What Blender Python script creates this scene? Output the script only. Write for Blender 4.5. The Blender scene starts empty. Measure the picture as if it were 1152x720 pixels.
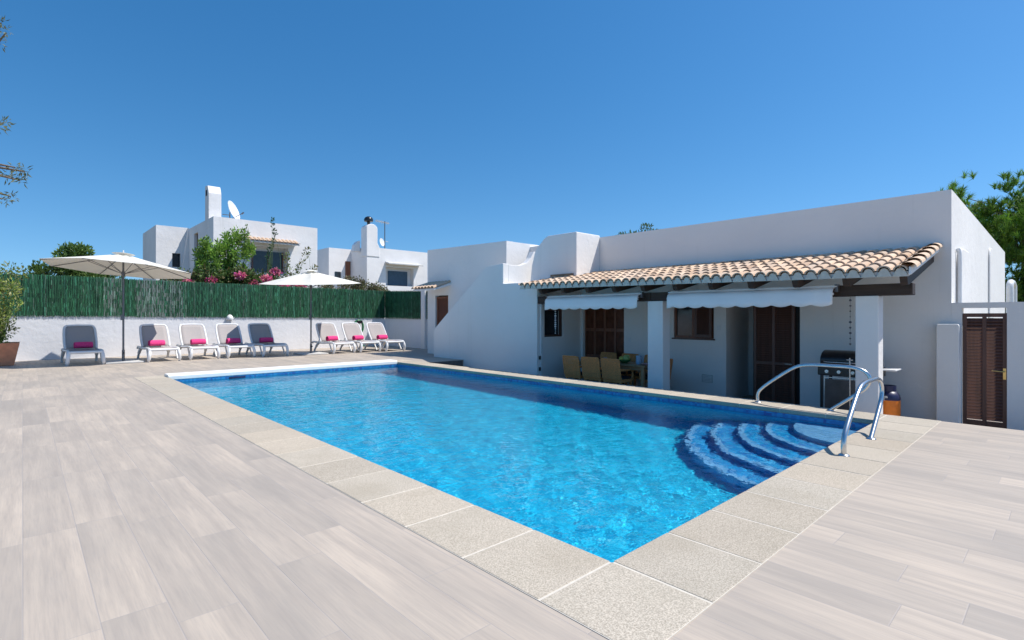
import bpy, math, random
import numpy as np
from mathutils import Vector, Matrix

random.seed(7)
RNG = np.random.default_rng(7)
SC = bpy.context.scene
COL = SC.collection
PI = math.pi

# ------------------------------------------------------------------ camera, sky, sun, exposure
EYE = 1.25
cam_data = bpy.data.cameras.new("camera")
cam = bpy.data.objects.new("camera", cam_data); COL.objects.link(cam)
cam.location = (0, 0, EYE)
cam.rotation_euler = Vector((.6829, .7305, 0)).to_track_quat('-Z', 'Y').to_euler()
cam_data.sensor_width = 36; cam_data.lens = 589 * 36 / 1152
cam_data.shift_y = -4 / 1152
cam_data.clip_start = .05; cam_data.clip_end = 3000
SC.camera = cam

TO_SUN = Vector((.45, -.41, 1.0)).normalized()
world = bpy.data.worlds.new("World"); SC.world = world; world.use_nodes = True
wn = world.node_tree.nodes; wl = world.node_tree.links
wn.clear()
sky = wn.new('ShaderNodeTexSky'); sky.sky_type = 'NISHITA'; sky.sun_disc = False
sky.sun_elevation = math.asin(TO_SUN.z); sky.sun_rotation = math.atan2(TO_SUN.x, TO_SUN.y)
sky.altitude = 0; sky.air_density = 1.0; sky.dust_density = .35; sky.ozone_density = 2.0
bg = wn.new('ShaderNodeBackground'); bg.inputs[1].default_value = .142
out = wn.new('ShaderNodeOutputWorld')
tc_ = wn.new('ShaderNodeTexCoord'); ad_ = wn.new('ShaderNodeVectorMath'); ad_.operation = 'ADD'; ad_.inputs[1].default_value = (0, 0, .10)
nm_ = wn.new('ShaderNodeVectorMath'); nm_.operation = 'NORMALIZE'
wl.new(tc_.outputs['Generated'], ad_.inputs[0]); wl.new(ad_.outputs[0], nm_.inputs[0]); wl.new(nm_.outputs[0], sky.inputs[0])
hs_ = wn.new('ShaderNodeHueSaturation'); hs_.inputs['Saturation'].default_value = 1.36; hs_.inputs['Hue'].default_value = .497
wl.new(sky.outputs[0], hs_.inputs['Color']); wl.new(hs_.outputs[0], bg.inputs[0]); wl.new(bg.outputs[0], out.inputs[0])

sun_data = bpy.data.lights.new("sun", 'SUN'); sun_data.energy = 5.0; sun_data.angle = math.radians(.5)
sun_data.cycles.is_caustics_light = True
sun_data.color = (1, .955, .89)
sun = bpy.data.objects.new("sun", sun_data); COL.objects.link(sun)
sun.rotation_euler = (-TO_SUN).to_track_quat('-Z', 'Y').to_euler(); sun.location = (0, 0, 30)

SC.view_settings.view_transform = 'Standard'; SC.view_settings.look = 'None'
SC.view_settings.exposure = 0.16; SC.view_settings.gamma = 1
SC.render.engine = 'CYCLES'
SC.cycles.use_denoising = True
SC.cycles.max_bounces = 8; SC.cycles.transparent_max_bounces = 12
SC.cycles.caustics_reflective = False; SC.cycles.caustics_refractive = True
SC.cycles.sample_clamp_indirect = 6

# ------------------------------------------------------------------ material helpers
def nodes(name):
    m = bpy.data.materials.new(name); m.use_nodes = True
    nt = m.node_tree; b = nt.nodes['Principled BSDF']
    return m, nt, b

class NT:
    def __init__(s, nt): s.nt = nt
    def n(s, t, **k):
        x = s.nt.nodes.new(t)
        for a, v in k.items():
            if a.startswith('i_'):
                key = a[2:]; x.inputs[int(key) if key.isdigit() else key.replace('_', ' ')].default_value = v
            else: setattr(x, a, v)
        return x
    def l(s, a, b): s.nt.links.new(a, b)
    def val(s, x, inp):
        if isinstance(x, (int, float)): inp.default_value = x
        else: s.l(x, inp)
    def math(s, op, a, b=None, c=None):
        x = s.n('ShaderNodeMath', operation=op)
        s.val(a, x.inputs[0])
        if b is not None: s.val(b, x.inputs[1])
        if c is not None: s.val(c, x.inputs[2])
        return x.outputs[0]
    def mix(s, f, a, b, mode='MIX'):
        x = s.n('ShaderNodeMix', data_type='RGBA', blend_type=mode)
        s.val(f, x.inputs[0])
        for v, i in ((a, 6), (b, 7)):
            if isinstance(v, (tuple, list)): x.inputs[i].default_value = tuple(v)[:3] + (1,)
            else: s.l(v, x.inputs[i])
        return x.outputs[2]
    def noise(s, vec, scale, detail=4, rough=.55, dim='3D', w=None):
        x = s.n('ShaderNodeTexNoise', noise_dimensions=dim)
        x.inputs['Scale'].default_value = scale; x.inputs['Detail'].default_value = detail
        x.inputs['Roughness'].default_value = rough
        if vec is not None: s.l(vec, x.inputs['Vector'])
        if w is not None: s.val(w, x.inputs['W'])
        return x.outputs['Fac']
    def pos(s, obj=False):
        if obj: return s.n('ShaderNodeTexCoord').outputs['Object']
        return s.n('ShaderNodeNewGeometry').outputs['Position']
    def mapv(s, vec, scale=(1, 1, 1), rot=(0, 0, 0)):
        x = s.n('ShaderNodeMapping'); s.l(vec, x.inputs[0])
        x.inputs['Scale'].default_value = scale; x.inputs['Rotation'].default_value = rot
        return x.outputs[0]
    def ramp(s, f, stops):
        x = s.n('ShaderNodeMapRange'); s.l(f, x.inputs[0])
        x.inputs[1].default_value, x.inputs[2].default_value, x.inputs[3].default_value, x.inputs[4].default_value = stops
        return x.outputs[0]
    def bump(s, h, strength, dist, b):
        x = s.n('ShaderNodeBump'); x.inputs['Strength'].default_value = strength; x.inputs['Distance'].default_value = dist
        s.l(h, x.inputs['Height']); s.l(x.outputs[0], b.inputs['Normal']); return x

def simple(name, col, rough=.5, metal=0, var=.12, scale=6, bump=0, bdist=.005, tint=False, obj=True, trans=0, spec=None):
    m, nt, b = nodes(name); N = NT(nt)
    p = N.pos(obj)
    f = N.noise(p, scale, 5)
    lo = tuple(c * (1 - var) for c in col); hi = tuple(min(1, c * (1 + var)) for c in col)
    c = N.mix(N.ramp(f, (.3, .7, 0, 1)), lo, hi)
    if tint:
        at = N.n('ShaderNodeAttribute', attribute_name='tint')
        c = N.mix(1.0, c, at.outputs['Color'], 'MULTIPLY')
    N.l(c, b.inputs['Base Color'])
    b.inputs['Roughness'].default_value = rough; b.inputs['Metallic'].default_value = metal
    if spec is not None: b.inputs['Specular IOR Level'].default_value = spec
    if bump:
        N.bump(N.noise(p, scale * 6, 4), bump, bdist, b)
    if trans:
        tr = N.n('ShaderNodeBsdfTranslucent'); N.l(c, tr.inputs[0])
        mx = N.n('ShaderNodeMixShader'); mx.inputs[0].default_value = trans
        N.l(b.outputs[0], mx.inputs[1]); N.l(tr.outputs[0], mx.inputs[2])
        N.l(mx.outputs[0], nt.nodes['Material Output'].inputs[0])
    return m

def wall_paint(name, col, stain=.06):
    m, nt, b = nodes(name); N = NT(nt); p = N.pos()
    big = N.noise(p, .45, 5, .6)
    streak = N.noise(N.mapv(p, (5, 5, .35)), 1.0, 5, .65)
    c = N.mix(N.ramp(big, (.35, .7, 0, 1)), col, tuple(x * (1 - stain) for x in col))
    c = N.mix(N.math('MULTIPLY', N.ramp(streak, (.58, .8, 0, 1)), stain * 3.5), c, (.55, .52, .47))
    N.l(c, b.inputs['Base Color']); b.inputs['Roughness'].default_value = .85
    h = N.math('ADD', N.math('ADD', N.noise(p, 9, 4), N.math('MULTIPLY', N.noise(p, 1.7, 3), 2.2)), N.math('MULTIPLY', N.noise(p, 70, 3), .25))
    N.bump(h, .45, .016, b)
    return m

def deck_material():
    # wood-look porcelain planks, long side along Y
    m, nt, b = nodes('deck_planks'); N = NT(nt); p = N.pos()
    s = N.n('ShaderNodeSeparateXYZ'); N.l(p, s.inputs[0]); X, Y = s.outputs[0], s.outputs[1]
    W, L = .232, 1.38
    rx = N.math('DIVIDE', X, W); row = N.math('FLOOR', rx)
    wn1 = N.n('ShaderNodeTexWhiteNoise', noise_dimensions='1D'); N.l(row, wn1.inputs['W'])
    ry = N.math('ADD', N.math('DIVIDE', Y, L), N.math('MULTIPLY', wn1.outputs['Value'], 7.0))
    idy = N.math('FLOOR', ry)
    cv = N.n('ShaderNodeCombineXYZ'); N.l(row, cv.inputs[0]); N.l(idy, cv.inputs[1])
    wn2 = N.n('ShaderNodeTexWhiteNoise', noise_dimensions='2D'); N.l(cv.outputs[0], wn2.inputs['Vector'])
    idv = wn2.outputs['Value']
    sc = N.n('ShaderNodeSeparateColor'); N.l(wn2.outputs['Color'], sc.inputs[0])
    w = N.math('MULTIPLY', idv, 40)
    gr = N.noise(N.mapv(p, (17, .9, 1)), 1.0, 6, .62, '4D', w)
    cloud = N.noise(N.mapv(p, (3.2, .9, 1)), 1.0, 3, .55, '4D', w)
    fine = N.noise(N.mapv(p, (120, 5, 1)), 1.0, 3, .6)
    pink = (.54, .452, .36); grey = (.375, .325, .272)
    f = N.math('ADD', N.math('MULTIPLY', N.ramp(idv, (0, 1, -.1, .5)), 1.0), N.math('MULTIPLY', N.ramp(cloud, (.35, .68, 0, 1)), .75))
    c = N.mix(N.math('MINIMUM', N.math('MAXIMUM', f, 0), 1), pink, grey)
    c = N.mix(N.math('MULTIPLY', N.ramp(gr, (.42, .66, 0, 1)), .55), c, (.31, .268, .232))
    c = N.mix(N.math('MULTIPLY', N.ramp(fine, (.45, .72, 0, 1)), .28), c, (.27, .245, .225))
    vor = N.n('ShaderNodeTexVoronoi'); vor.inputs['Scale'].default_value = 1.6
    N.l(N.mapv(p, (1.5, .5, 1)), vor.inputs['Vector'])
    c = N.mix(N.math('MULTIPLY', N.ramp(vor.outputs['Distance'], (.05, .012, 0, 1)), .5), c, (.22, .18, .16))
    fx = N.math('FRACT', rx); fy = N.math('FRACT', ry)
    ex = N.math('MULTIPLY', N.math('MINIMUM', fx, N.math('SUBTRACT', 1, fx)), W)
    ey = N.math('MULTIPLY', N.math('MINIMUM', fy, N.math('SUBTRACT', 1, fy)), L)
    e = N.math('MINIMUM', ex, ey)
    seam = N.ramp(e, (.0012, .0034, 1, 0))
    c = N.mix(N.math('MULTIPLY', seam, .6), c, (.34, .31, .29))
    dirt = N.noise(p, .6, 5, .6)
    c = N.mix(N.math('MULTIPLY', N.ramp(dirt, (.5, .8, 0, 1)), .10), c, (.36, .34, .32))
    N.l(c, b.inputs['Base Color'])
    N.l(N.ramp(gr, (.3, .7, .5, .66)), b.inputs['Roughness'])
    h = N.math('SUBTRACT', N.math('MULTIPLY', gr, .25), N.math('MULTIPLY', seam, .6))
    N.bump(h, .4, .003, b)
    return m

def mosaic_material(name, stops, light=.0):
    m, nt, b = nodes(name); N = NT(nt); p = N.pos()
    T = .035
    q = N.n('ShaderNodeVectorMath', operation='MULTIPLY_ADD'); N.l(p, q.inputs[0])
    q.inputs[1].default_value = (1 / T,) * 3; q.inputs[2].default_value = (.013, .017, .011)
    fl = N.n('ShaderNodeVectorMath', operation='FLOOR'); N.l(q.outputs[0], fl.inputs[0])
    w = N.n('ShaderNodeTexWhiteNoise', noise_dimensions='3D'); N.l(fl.outputs[0], w.inputs['Vector'])
    r = N.n('ShaderNodeValToRGB'); N.l(w.outputs['Value'], r.inputs[0])
    r.color_ramp.interpolation = 'CONSTANT'
    while len(r.color_ramp.elements) < len(stops): r.color_ramp.elements.new(.5)
    for i, (pos, c) in enumerate(stops):
        r.color_ramp.elements[i].position = pos; r.color_ramp.elements[i].color = c + (1,)
    N.l(r.outputs[0], b.inputs['Base Color']); b.inputs['Roughness'].default_value = .3
    return m

M = {}
M['white_wall'] = wall_paint('white_wall', (.83, .81, .785))
M['old_wall'] = wall_paint('old_wall', (.82, .80, .79), .13)
M['garden_wall'] = wall_paint('garden_wall', (.78, .78, .80), .08)
M['deck'] = deck_material()
M['terrace'] = simple('terrace_tiles', (.36, .31, .26), .7, var=.15, scale=3)
M['dirt'] = simple('dry_ground', (.22, .19, .12), .95, var=.35, scale=.6, obj=False)
M['grout'] = simple('pale_grout', (.60, .55, .47), .9, var=.1, scale=20)
def coping_material():
    m, nt, b = nodes('coping_stone'); N = NT(nt); p = N.pos()
    at = N.n('ShaderNodeAttribute', attribute_name='tint')
    damp = N.noise(p, .9, 4, .6)
    sp = N.noise(p, 130, 3, .75); sp2 = N.noise(p, 75, 3, .7); bl = N.noise(p, 2.2, 5, .65)
    c = N.mix(N.ramp(sp, (.38, .62, 0, 1)), (.31, .265, .205), (.585, .51, .41))
    c = N.mix(N.math('MULTIPLY', N.ramp(sp2, (.5, .7, 0, 1)), .4), c, (.36, .33, .27))
    c = N.mix(N.math('MULTIPLY', N.ramp(bl, (.48, .78, 0, 1)), .38), c, (.33, .29, .22))
    c = N.mix(1.0, c, at.outputs['Color'], 'MULTIPLY')
    c = N.mix(N.math('MULTIPLY', N.ramp(damp, (.52, .66, 0, 1)), .28), c, (.30, .25, .18))
    N.l(c, b.inputs['Base Color']); b.inputs['Roughness'].default_value = .9
    N.bump(sp2, .5, .003, b)
    return m
M['coping'] = coping_material()
M['white_coping'] = simple('white_stone', (.80, .79, .76), .6, var=.05, scale=5)
BLUES = [(0, (.011, .48, .74)), (.3, (.017, .55, .80)), (.55, (.027, .60, .84)), (.8, (.008, .41, .69)), (.93, (.09, .68, .88))]
M['mosaic'] = mosaic_material('blue_mosaic', BLUES)
M['mosaic_dark'] = mosaic_material('dark_blue_mosaic', [(0, (.01, .10, .38)), (.35, (.015, .16, .48)), (.7, (.03, .06, .28)), (.9, (.05, .30, .62))])
M['mosaic_step'] = mosaic_material('step_mosaic', [(0, (.02, .30, .68)), (.3, (.03, .42, .78)), (.6, (.05, .22, .58)), (.82, (.14, .50, .82))])
M['mosaic_pale'] = mosaic_material('pale_step_mosaic', [(0, (.26, .50, .80)), (.5, (.32, .56, .83)), (.8, (.22, .44, .76))])
M['waterline'] = mosaic_material('waterline_tile', [(0, (.02, .18, .42)), (.5, (.03, .26, .50)), (.8, (.03, .10, .32))])
def tile_material():
    m, nt, b = nodes('clay_tile'); N = NT(nt); p = N.pos()
    at = N.n('ShaderNodeAttribute', attribute_name='tint')
    c = N.mix(N.ramp(N.noise(p, 5, 5, .6), (.35, .7, 0, 1)), (.65, .48, .345), (.57, .405, .28))
    c = N.mix(N.math('MULTIPLY', N.ramp(N.noise(p, 22, 4, .7), (.52, .72, 0, 1)), .35), c, (.38, .31, .25))
    c = N.mix(1.0, c, at.outputs['Color'], 'MULTIPLY')
    N.l(c, b.inputs['Base Color']); b.inputs['Roughness'].default_value = .9
    N.bump(N.noise(p, 60, 4), .4, .004, b)
    return m
M['clay'] = tile_material()
M['recess_brown'] = simple('shaded_recess_brown', (.30, .20, .13), .9, var=.3, scale=12)  # brown with the shade of the recess under the breast in its colour
def wood(name, c1, c2, axis=2, rough=.6):
    m, nt, b = nodes(name); N = NT(nt); p = N.pos(True)
    s = [18, 18, 18]; s[axis] = 1.2
    g = N.noise(N.mapv(p, s), 1.0, 6, .6)
    N.l(N.mix(N.ramp(g, (.35, .7, 0, 1)), c1, c2), b.inputs['Base Color'])
    b.inputs['Roughness'].default_value = rough; N.bump(g, .3, .003, b)
    return m
M['beam'] = wood('dark_stained_beam', (.055, .032, .022), (.028, .016, .012), 1, .7)
M['shutter'] = wood('dark_brown_shutter', (.13, .054, .036), (.07, .031, .022), 2, .45)
M['redwood'] = wood('reddish_brown_wood', (.24, .085, .040), (.14, .050, .028), 2, .45)
M['tablewood'] = wood('light_wood', (.40, .25, .13), (.30, .18, .09), 2, .5)
M['fabric_white'] = simple('white_awning_fabric', (.88, .88, .89), .85, var=.03, scale=3, bump=.15)
M['canopy'] = simple('cream_canopy_fabric', (.80, .775, .70), .85, var=.03, scale=4, trans=.22)
M['grey_metal'] = simple('grey_powder_coat', (.16, .16, .17), .4, .6, var=.1)
M['white_metal'] = simple('white_metal', (.75, .75, .75), .4, var=.05)
M['steel'] = simple('stainless_steel', (.62, .62, .62), .27, 1, var=.06, scale=14)
M['brass'] = simple('brass', (.72, .48, .18), .3, 1, var=.1)
M['resin'] = simple('white_resin', (.76, .76, .76), .42, var=.04, scale=8)
def sling_mat():
    m, nt, b = nodes('grey_sling'); N = NT(nt); p = N.pos(True)
    w = N.noise(p, 160, 2); c = N.mix(N.ramp(w, (.35, .65, 0, 1)), (.30, .275, .27), (.42, .385, .37))
    N.l(c, b.inputs['Base Color']); b.inputs['Roughness'].default_value = .8; N.bump(w, .3, .002, b)
    return m
M['sling'] = sling_mat()
M['towel'] = simple('magenta_towel', (.76, .05, .21), .95, var=.2, scale=30, bump=.8, bdist=.006)
M['black'] = simple('black_enamel', (.018, .018, .02), .28, var=.2)
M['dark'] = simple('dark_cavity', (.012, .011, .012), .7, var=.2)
M['pewter'] = simple('pewter_panel', (.09, .08, .075), .5, .3, var=.2)
M['glass'] = simple('window_glass', (.025, .032, .04), .08, var=.2, spec=.45)
M['brown_glass'] = simple('dark_brown_glass', (.12, .040, .022), .25, var=.3, spec=.2)
M['blue_shutter'] = simple('slate_blue_shutter', (.045, .09, .14), .5, var=.15)
M['orange'] = simple('orange_enamel', (.95, .23, .02), .45, var=.15, scale=12)
M['navy'] = simple('navy_plastic', (.02, .025, .08), .4, var=.15)
M['terracotta'] = simple('terracotta_pot', (.70, .27, .14), .85, var=.15, scale=6, bump=.3)
M['wicker'] = simple('tan_wicker', (.72, .30, .10), .75, var=.3, scale=50, bump=.8, bdist=.006)
M['cushion'] = simple('dark_cushion', (.03, .028, .03), .9, var=.2)
M['bark'] = simple('rough_bark', (.16, .12, .09), .95, var=.4, scale=9, bump=.8, bdist=.02)
M['stem'] = simple('green_stem', (.10, .16, .04), .8, var=.25)
M['leaf'] = simple('leaf', (.9, .9, .9), .55, var=.15, scale=2, tint=True, trans=.3)
M['strand'] = simple('green_screen_strand', (.9, .9, .9), .6, var=.12, scale=2, tint=True, trans=.12)
M['green_back'] = simple('green_screen_backing', (.012, .055, .032), .8, var=.4, scale=4)
M['concrete'] = simple('pale_concrete', (.52, .51, .49), .9, var=.12, scale=6, bump=.3)
M['brick'] = simple('dark_step_stone', (.13, .115, .11), .85, var=.25, scale=9, bump=.4)
M['ceramic_blue'] = simple('pale_blue_ceramic', (.30, .50, .68), .2, var=.05)
M['melon'] = simple('green_melon', (.40, .47, .14), .5, var=.25, scale=20)
M['lemon'] = simple('yellow_fruit', (.70, .55, .10), .5, var=.15, scale=20)
M['hose'] = simple('green_hose', (.03, .22, .08), .4, var=.1)
M['pink_ceramic'] = simple('pink_ceramic', (.62, .38, .45), .3, var=.08)

def water_material():
    m, nt, b = nodes('pool_water'); N = NT(nt)
    nt.nodes.remove(b)
    p = N.pos()
    h = N.math('ADD', N.noise(N.mapv(p, (1.0, 1.35, 1)), 5.5, 3, .5), N.math('MULTIPLY', N.noise(p, 17, 2, .5), .28))
    bp = N.n('ShaderNodeBump'); bp.inputs['Strength'].default_value = .5; bp.inputs['Distance'].default_value = .022
    N.l(h, bp.inputs['Height'])
    rf = N.n('ShaderNodeBsdfRefraction'); rf.inputs['Color'].default_value = (.80, .97, 1, 1)
    rf.inputs['Roughness'].default_value = 0; rf.inputs['IOR'].default_value = 1.33
    tr = N.n('ShaderNodeBsdfTransparent'); tr.inputs[0].default_value = (.80, .97, 1, 1)
    gl = N.n('ShaderNodeBsdfGlossy'); gl.inputs['Roughness'].default_value = .015
    fr = N.n('ShaderNodeFresnel'); fr.inputs['IOR'].default_value = 1.33
    for x in (rf, gl, fr): N.l(bp.outputs[0], x.inputs['Normal'])
    a = N.n('ShaderNodeMixShader'); a.inputs[0].default_value = WATER_MIX
    N.l(tr.outputs[0], a.inputs[1]); N.l(rf.outputs[0], a.inputs[2])
    c = N.n('ShaderNodeMixShader'); N.l(fr.outputs[0], c.inputs[0]); N.l(a.outputs[0], c.inputs[1]); N.l(gl.outputs[0], c.inputs[2])
    N.l(c.outputs[0], nt.nodes['Material Output'].inputs[0])
    return m
WATER_MIX = 1.0
M['water'] = water_material()

# ------------------------------------------------------------------ mesh helpers
class MB:
    def __init__(s): s.v = []; s.f = []; s.t = []; s.sm = []
    def add(s, verts, faces, tint=(1, 1, 1), smooth=False):
        o = len(s.v); s.v += [tuple(v) for v in verts]
        s.f += [tuple(i + o for i in f) for f in faces]
        s.t += [tint] * len(faces); s.sm += [smooth] * len(faces); return s
    def box(s, x0, x1, y0, y1, z0, z1, tint=(1, 1, 1), T=None):
        x0, x1 = min(x0, x1), max(x0, x1); y0, y1 = min(y0, y1), max(y0, y1); z0, z1 = min(z0, z1), max(z0, z1)
        v = [(x, y, z) for x in (x0, x1) for y in (y0, y1) for z in (z0, z1)]
        if T is not None: v = [tuple(T @ Vector(p)) for p in v]
        return s.add(v, [(0, 1, 3, 2), (4, 6, 7, 5), (0, 4, 5, 1), (2, 3, 7, 6), (0, 2, 6, 4), (1, 5, 7, 3)], tint)
    def prism(s, pts, axis, a, b, tint=(1, 1, 1)):
        """pts: 2D polygon in the two other axes (order kept); extruded along axis from a to b"""
        def mk(p, w):
            return (w, p[0], p[1]) if axis == 0 else ((p[0], w, p[1]) if axis == 1 else (p[0], p[1], w))
        n = len(pts); v = [mk(p, a) for p in pts] + [mk(p, b) for p in pts]
        f = [tuple(range(n))[::-1], tuple(range(n, 2 * n))] + [(i, (i + 1) % n, (i + 1) % n + n, i + n) for i in range(n)]
        return s.add(v, f, tint)
    def tube(s, pts, r, seg=8, tint=(1, 1, 1), cap=True, flat=1.0, T=None):
        pts = [Vector(p) for p in pts]; n = len(pts)
        rs = r if isinstance(r, (list, tuple)) else [r] * n
        v = []; prev = None
        for i, p in enumerate(pts):
            d = (pts[min(i + 1, n - 1)] - pts[max(i - 1, 0)]).normalized()
            if prev is None:
                a = Vector((0, 0, 1)) if abs(d.z) < .9 else Vector((1, 0, 0))
                u = d.cross(a).normalized()
            else:
                u = (prev - d * prev.dot(d)).normalized()
            prev = u; w = d.cross(u)
            for k in range(seg):
                t = 2 * PI * k / seg
                q = p + (u * math.cos(t) + w * math.sin(t) * flat) * rs[i]
                v.append(tuple(T @ q) if T is not None else tuple(q))
        f = [(i * seg + k, i * seg + (k + 1) % seg, (i + 1) * seg + (k + 1) % seg, (i + 1) * seg + k) for i in range(n - 1) for k in range(seg)]
        if cap: f += [tuple(range(seg))[::-1], tuple(range((n - 1) * seg, n * seg))]
        return s.add(v, f, tint, True)
    def lathe(s, prof, c=(0, 0, 0), seg=20, tint=(1, 1, 1), ax=2):
        v = []; n = len(prof)
        for r, z in prof:
            for k in range(seg):
                t = 2 * PI * k / seg
                p = (r * math.cos(t), r * math.sin(t), z)
                if ax == 0: p = (z, p[0], p[1])
                if ax == 1: p = (p[0], z, p[1])
                v.append((c[0] + p[0], c[1] + p[1], c[2] + p[2]))
        f = [(i * seg + k, i * seg + (k + 1) % seg, (i + 1) * seg + (k + 1) % seg, (i + 1) * seg + k) for i in range(n - 1) for k in range(seg)]
        return s.add(v, f, tint, True)
    def build(s, name, mat, parent=None, bevel=0, loc=None, recalc=True):
        me = bpy.data.meshes.new(name)
        me.from_pydata(s.v, [], s.f)
        if recalc:
            import bmesh
            bm = bmesh.new(); bm.from_mesh(me); bmesh.ops.recalc_face_normals(bm, faces=bm.faces); bm.to_mesh(me); bm.free()
        a = me.attributes.new('tint', 'FLOAT_COLOR', 'FACE')
        a.data.foreach_set('color', np.array([tuple(t) + (1,) for t in s.t], dtype=np.float32).ravel())
        me.polygons.foreach_set('use_smooth', s.sm)
        o = bpy.data.objects.new(name, me); COL.objects.link(o)
        me.materials.append(mat)
        if any(s.sm) and recalc:
            try: me.set_sharp_from_angle(angle=math.radians(45))
            except Exception: pass
        if parent is not None: o.parent = parent
        if loc is not None: o.location = loc
        if bevel:
            bv = o.modifiers.new('bevel', 'BEVEL'); bv.width = bevel; bv.segments = 2; bv.limit_method = 'ANGLE'
        return o

def smooth_path(pts, n=6):
    P = [Vector(p) for p in pts]; P = [P[0] * 2 - P[1]] + P + [P[-1] * 2 - P[-2]]; o = []
    for i in range(1, len(P) - 2):
        a, b, c, d = P[i - 1:i + 3]
        for k in range(n):
            t = k / n
            o.append(.5 * ((2 * b) + (c - a) * t + (2 * a - 5 * b + 4 * c - d) * t * t + (-a + 3 * b - 3 * c + d) * t ** 3))
    o.append(P[-2]); return o

def tag(o, label=None, cat=None, group=None, kind=None):
    if label: o['label'] = label
    if cat: o['category'] = cat
    if group: o['group'] = group
    if kind: o['kind'] = kind
    return o
def thing(name, label, cat, loc=(0, 0, 0), rz=0, group=None):
    o = bpy.data.objects.new(name, None); COL.objects.link(o); o.empty_display_size = .2
    o.location = loc; o.rotation_euler = (0, 0, rz)
    return tag(o, label, cat, group)
def copy_tree(o, parent=None):
    kids = list(o.children)
    c = o.copy(); COL.objects.link(c)
    if parent is not None: c.parent = parent
    for k in kids: copy_tree(k, c)
    return c
def structure(o, label, cat='ground'):
    return tag(o, label, cat, kind='structure')

def wall_x(mb, x0, x1, ya, yb, z0, z1, holes):
    """wall whose faces look along X, from ya to yb, with rectangular holes (y0,y1,z0,z1)"""
    ys = sorted({ya, yb} | {h[0] for h in holes} | {h[1] for h in holes})
    for a, b in zip(ys[:-1], ys[1:]):
        cuts = sorted([(h[2], h[3]) for h in holes if h[0] <= a + 1e-6 and h[1] >= b - 1e-6])
        z = z0
        for c0, c1 in cuts:
            if c0 > z + 1e-6: mb.box(x0, x1, a, b, z, c0)
            z = c1
        if z < z1 - 1e-6: mb.box(x0, x1, a, b, z, z1)

# ------------------------------------------------------------------ the ground, the deck, the pool
PX0, PX1, PY0, PY1 = 2.19, 7.47, 1.60, 12.58      # water rectangle
CW = .535                                         # coping stone
FLOOR = -.55                                      # lower terrace beside the house
WZ = -.105

g = MB()
for a, b, c, d in ((-600, -30, -600, 600), (30, 600, -600, 600), (-30, 30, -600, -30), (-30, 30, 30, 600)):
    g.add([(a, c, -.62), (b, c, -.62), (b, d, -.62), (a, d, -.62)], [(0, 1, 2, 3)])
for a, b, c, d in ((-30, 8.0, 20.25, 30), (-30, -16, -30, 20.25), (-16, 8, -30, -14), (8, 30, -30, -14), (11.5, 30, -14, 30), (8, 11.5, 20.25, 30)):
    g.add([(a, c, -.62), (b, c, -.62), (b, d, -.62), (a, d, -.62)], [(0, 1, 2, 3)])
structure(g.build('ground', M['dirt']), 'dry ground around the houses beyond the garden walls')

d = MB()
OX0, OX1, OY0, OY1 = PX0 - CW, PX1 + CW, PY0 - CW, PY1 + CW
def slab(mb, a, b, c, e, zt=0, zb=-.6): mb.box(a, b, c, e, zb, zt)
slab(d, -16, OX0, -14, 20.25); slab(d, OX0, OX1, -14, OY0); slab(d, OX0, OX1, OY1, 20.25)
slab(d, OX1, 11.5, 12.0, 20.25)
structure(d.build('deck', M['deck']), 'pale wood-look plank deck around the pool')
t = MB(); t.box(OX1, 14, -14, 12.0, -.75, FLOOR)
structure(t.build('terrace_floor', M['terrace']), 'lower tiled terrace floor under the tiled roof')
st = MB()
for k in range(2):
    st.box(OX1 + .02, 9.28, 12.0 - .36 * (k + 1), 12.0 - .36 * k - .002, FLOOR, -.18 * (k + 1))
st.box(OX1 + .02, 9.28, 11.998, 12.02, -.3, -.005)
o = st.build('garden_steps', M['brick'], bevel=.01)
tag(o, 'dark stone steps going down from the deck beside the long shaded house wall', 'steps')

pool = thing('swimming_pool', 'rectangular blue mosaic swimming pool with pale stone coping', 'swimming pool', (PX0, PY0, 0))
def P_(mb, name, mat, **k):
    o = mb.build(name, mat, None, **k); o.cycles.is_caustics_receiver = True; o.parent = pool; o.matrix_parent_inverse = Matrix.Translation((-PX0, -PY0, 0)); return o
DEPTH = -1.35
b = MB()
x0, x1, y0, y1 = PX0, PX1, PY0, PY1
b.add([(x0, y0, DEPTH), (x1, y0, DEPTH), (x1, y1, DEPTH), (x0, y1, DEPTH)], [(0, 1, 2, 3)])
zt = -.20
b.add([(x0, y0, DEPTH), (x1, y0, DEPTH), (x1, y1, DEPTH), (x0, y1, DEPTH), (x0, y0, zt), (x1, y0, zt), (x1, y1, zt), (x0, y1, zt)],
      [(0, 4, 5, 1), (1, 5, 6, 2), (2, 6, 7, 3), (3, 7, 4, 0)])
P_(b, 'basin', M['mosaic'], recalc=False)
b = MB(); z0, z1 = -.20, -.052
b.add([(x0, y0, z0), (x1, y0, z0), (x1, y1, z0), (x0, y1, z0), (x0, y0, z1), (x1, y0, z1), (x1, y1, z1), (x0, y1, z1)],
      [(0, 4, 5, 1), (1, 5, 6, 2), (2, 6, 7, 3), (3, 7, 4, 0)])
P_(b, 'waterline_tiles', M['waterline'], recalc=False)
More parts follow.
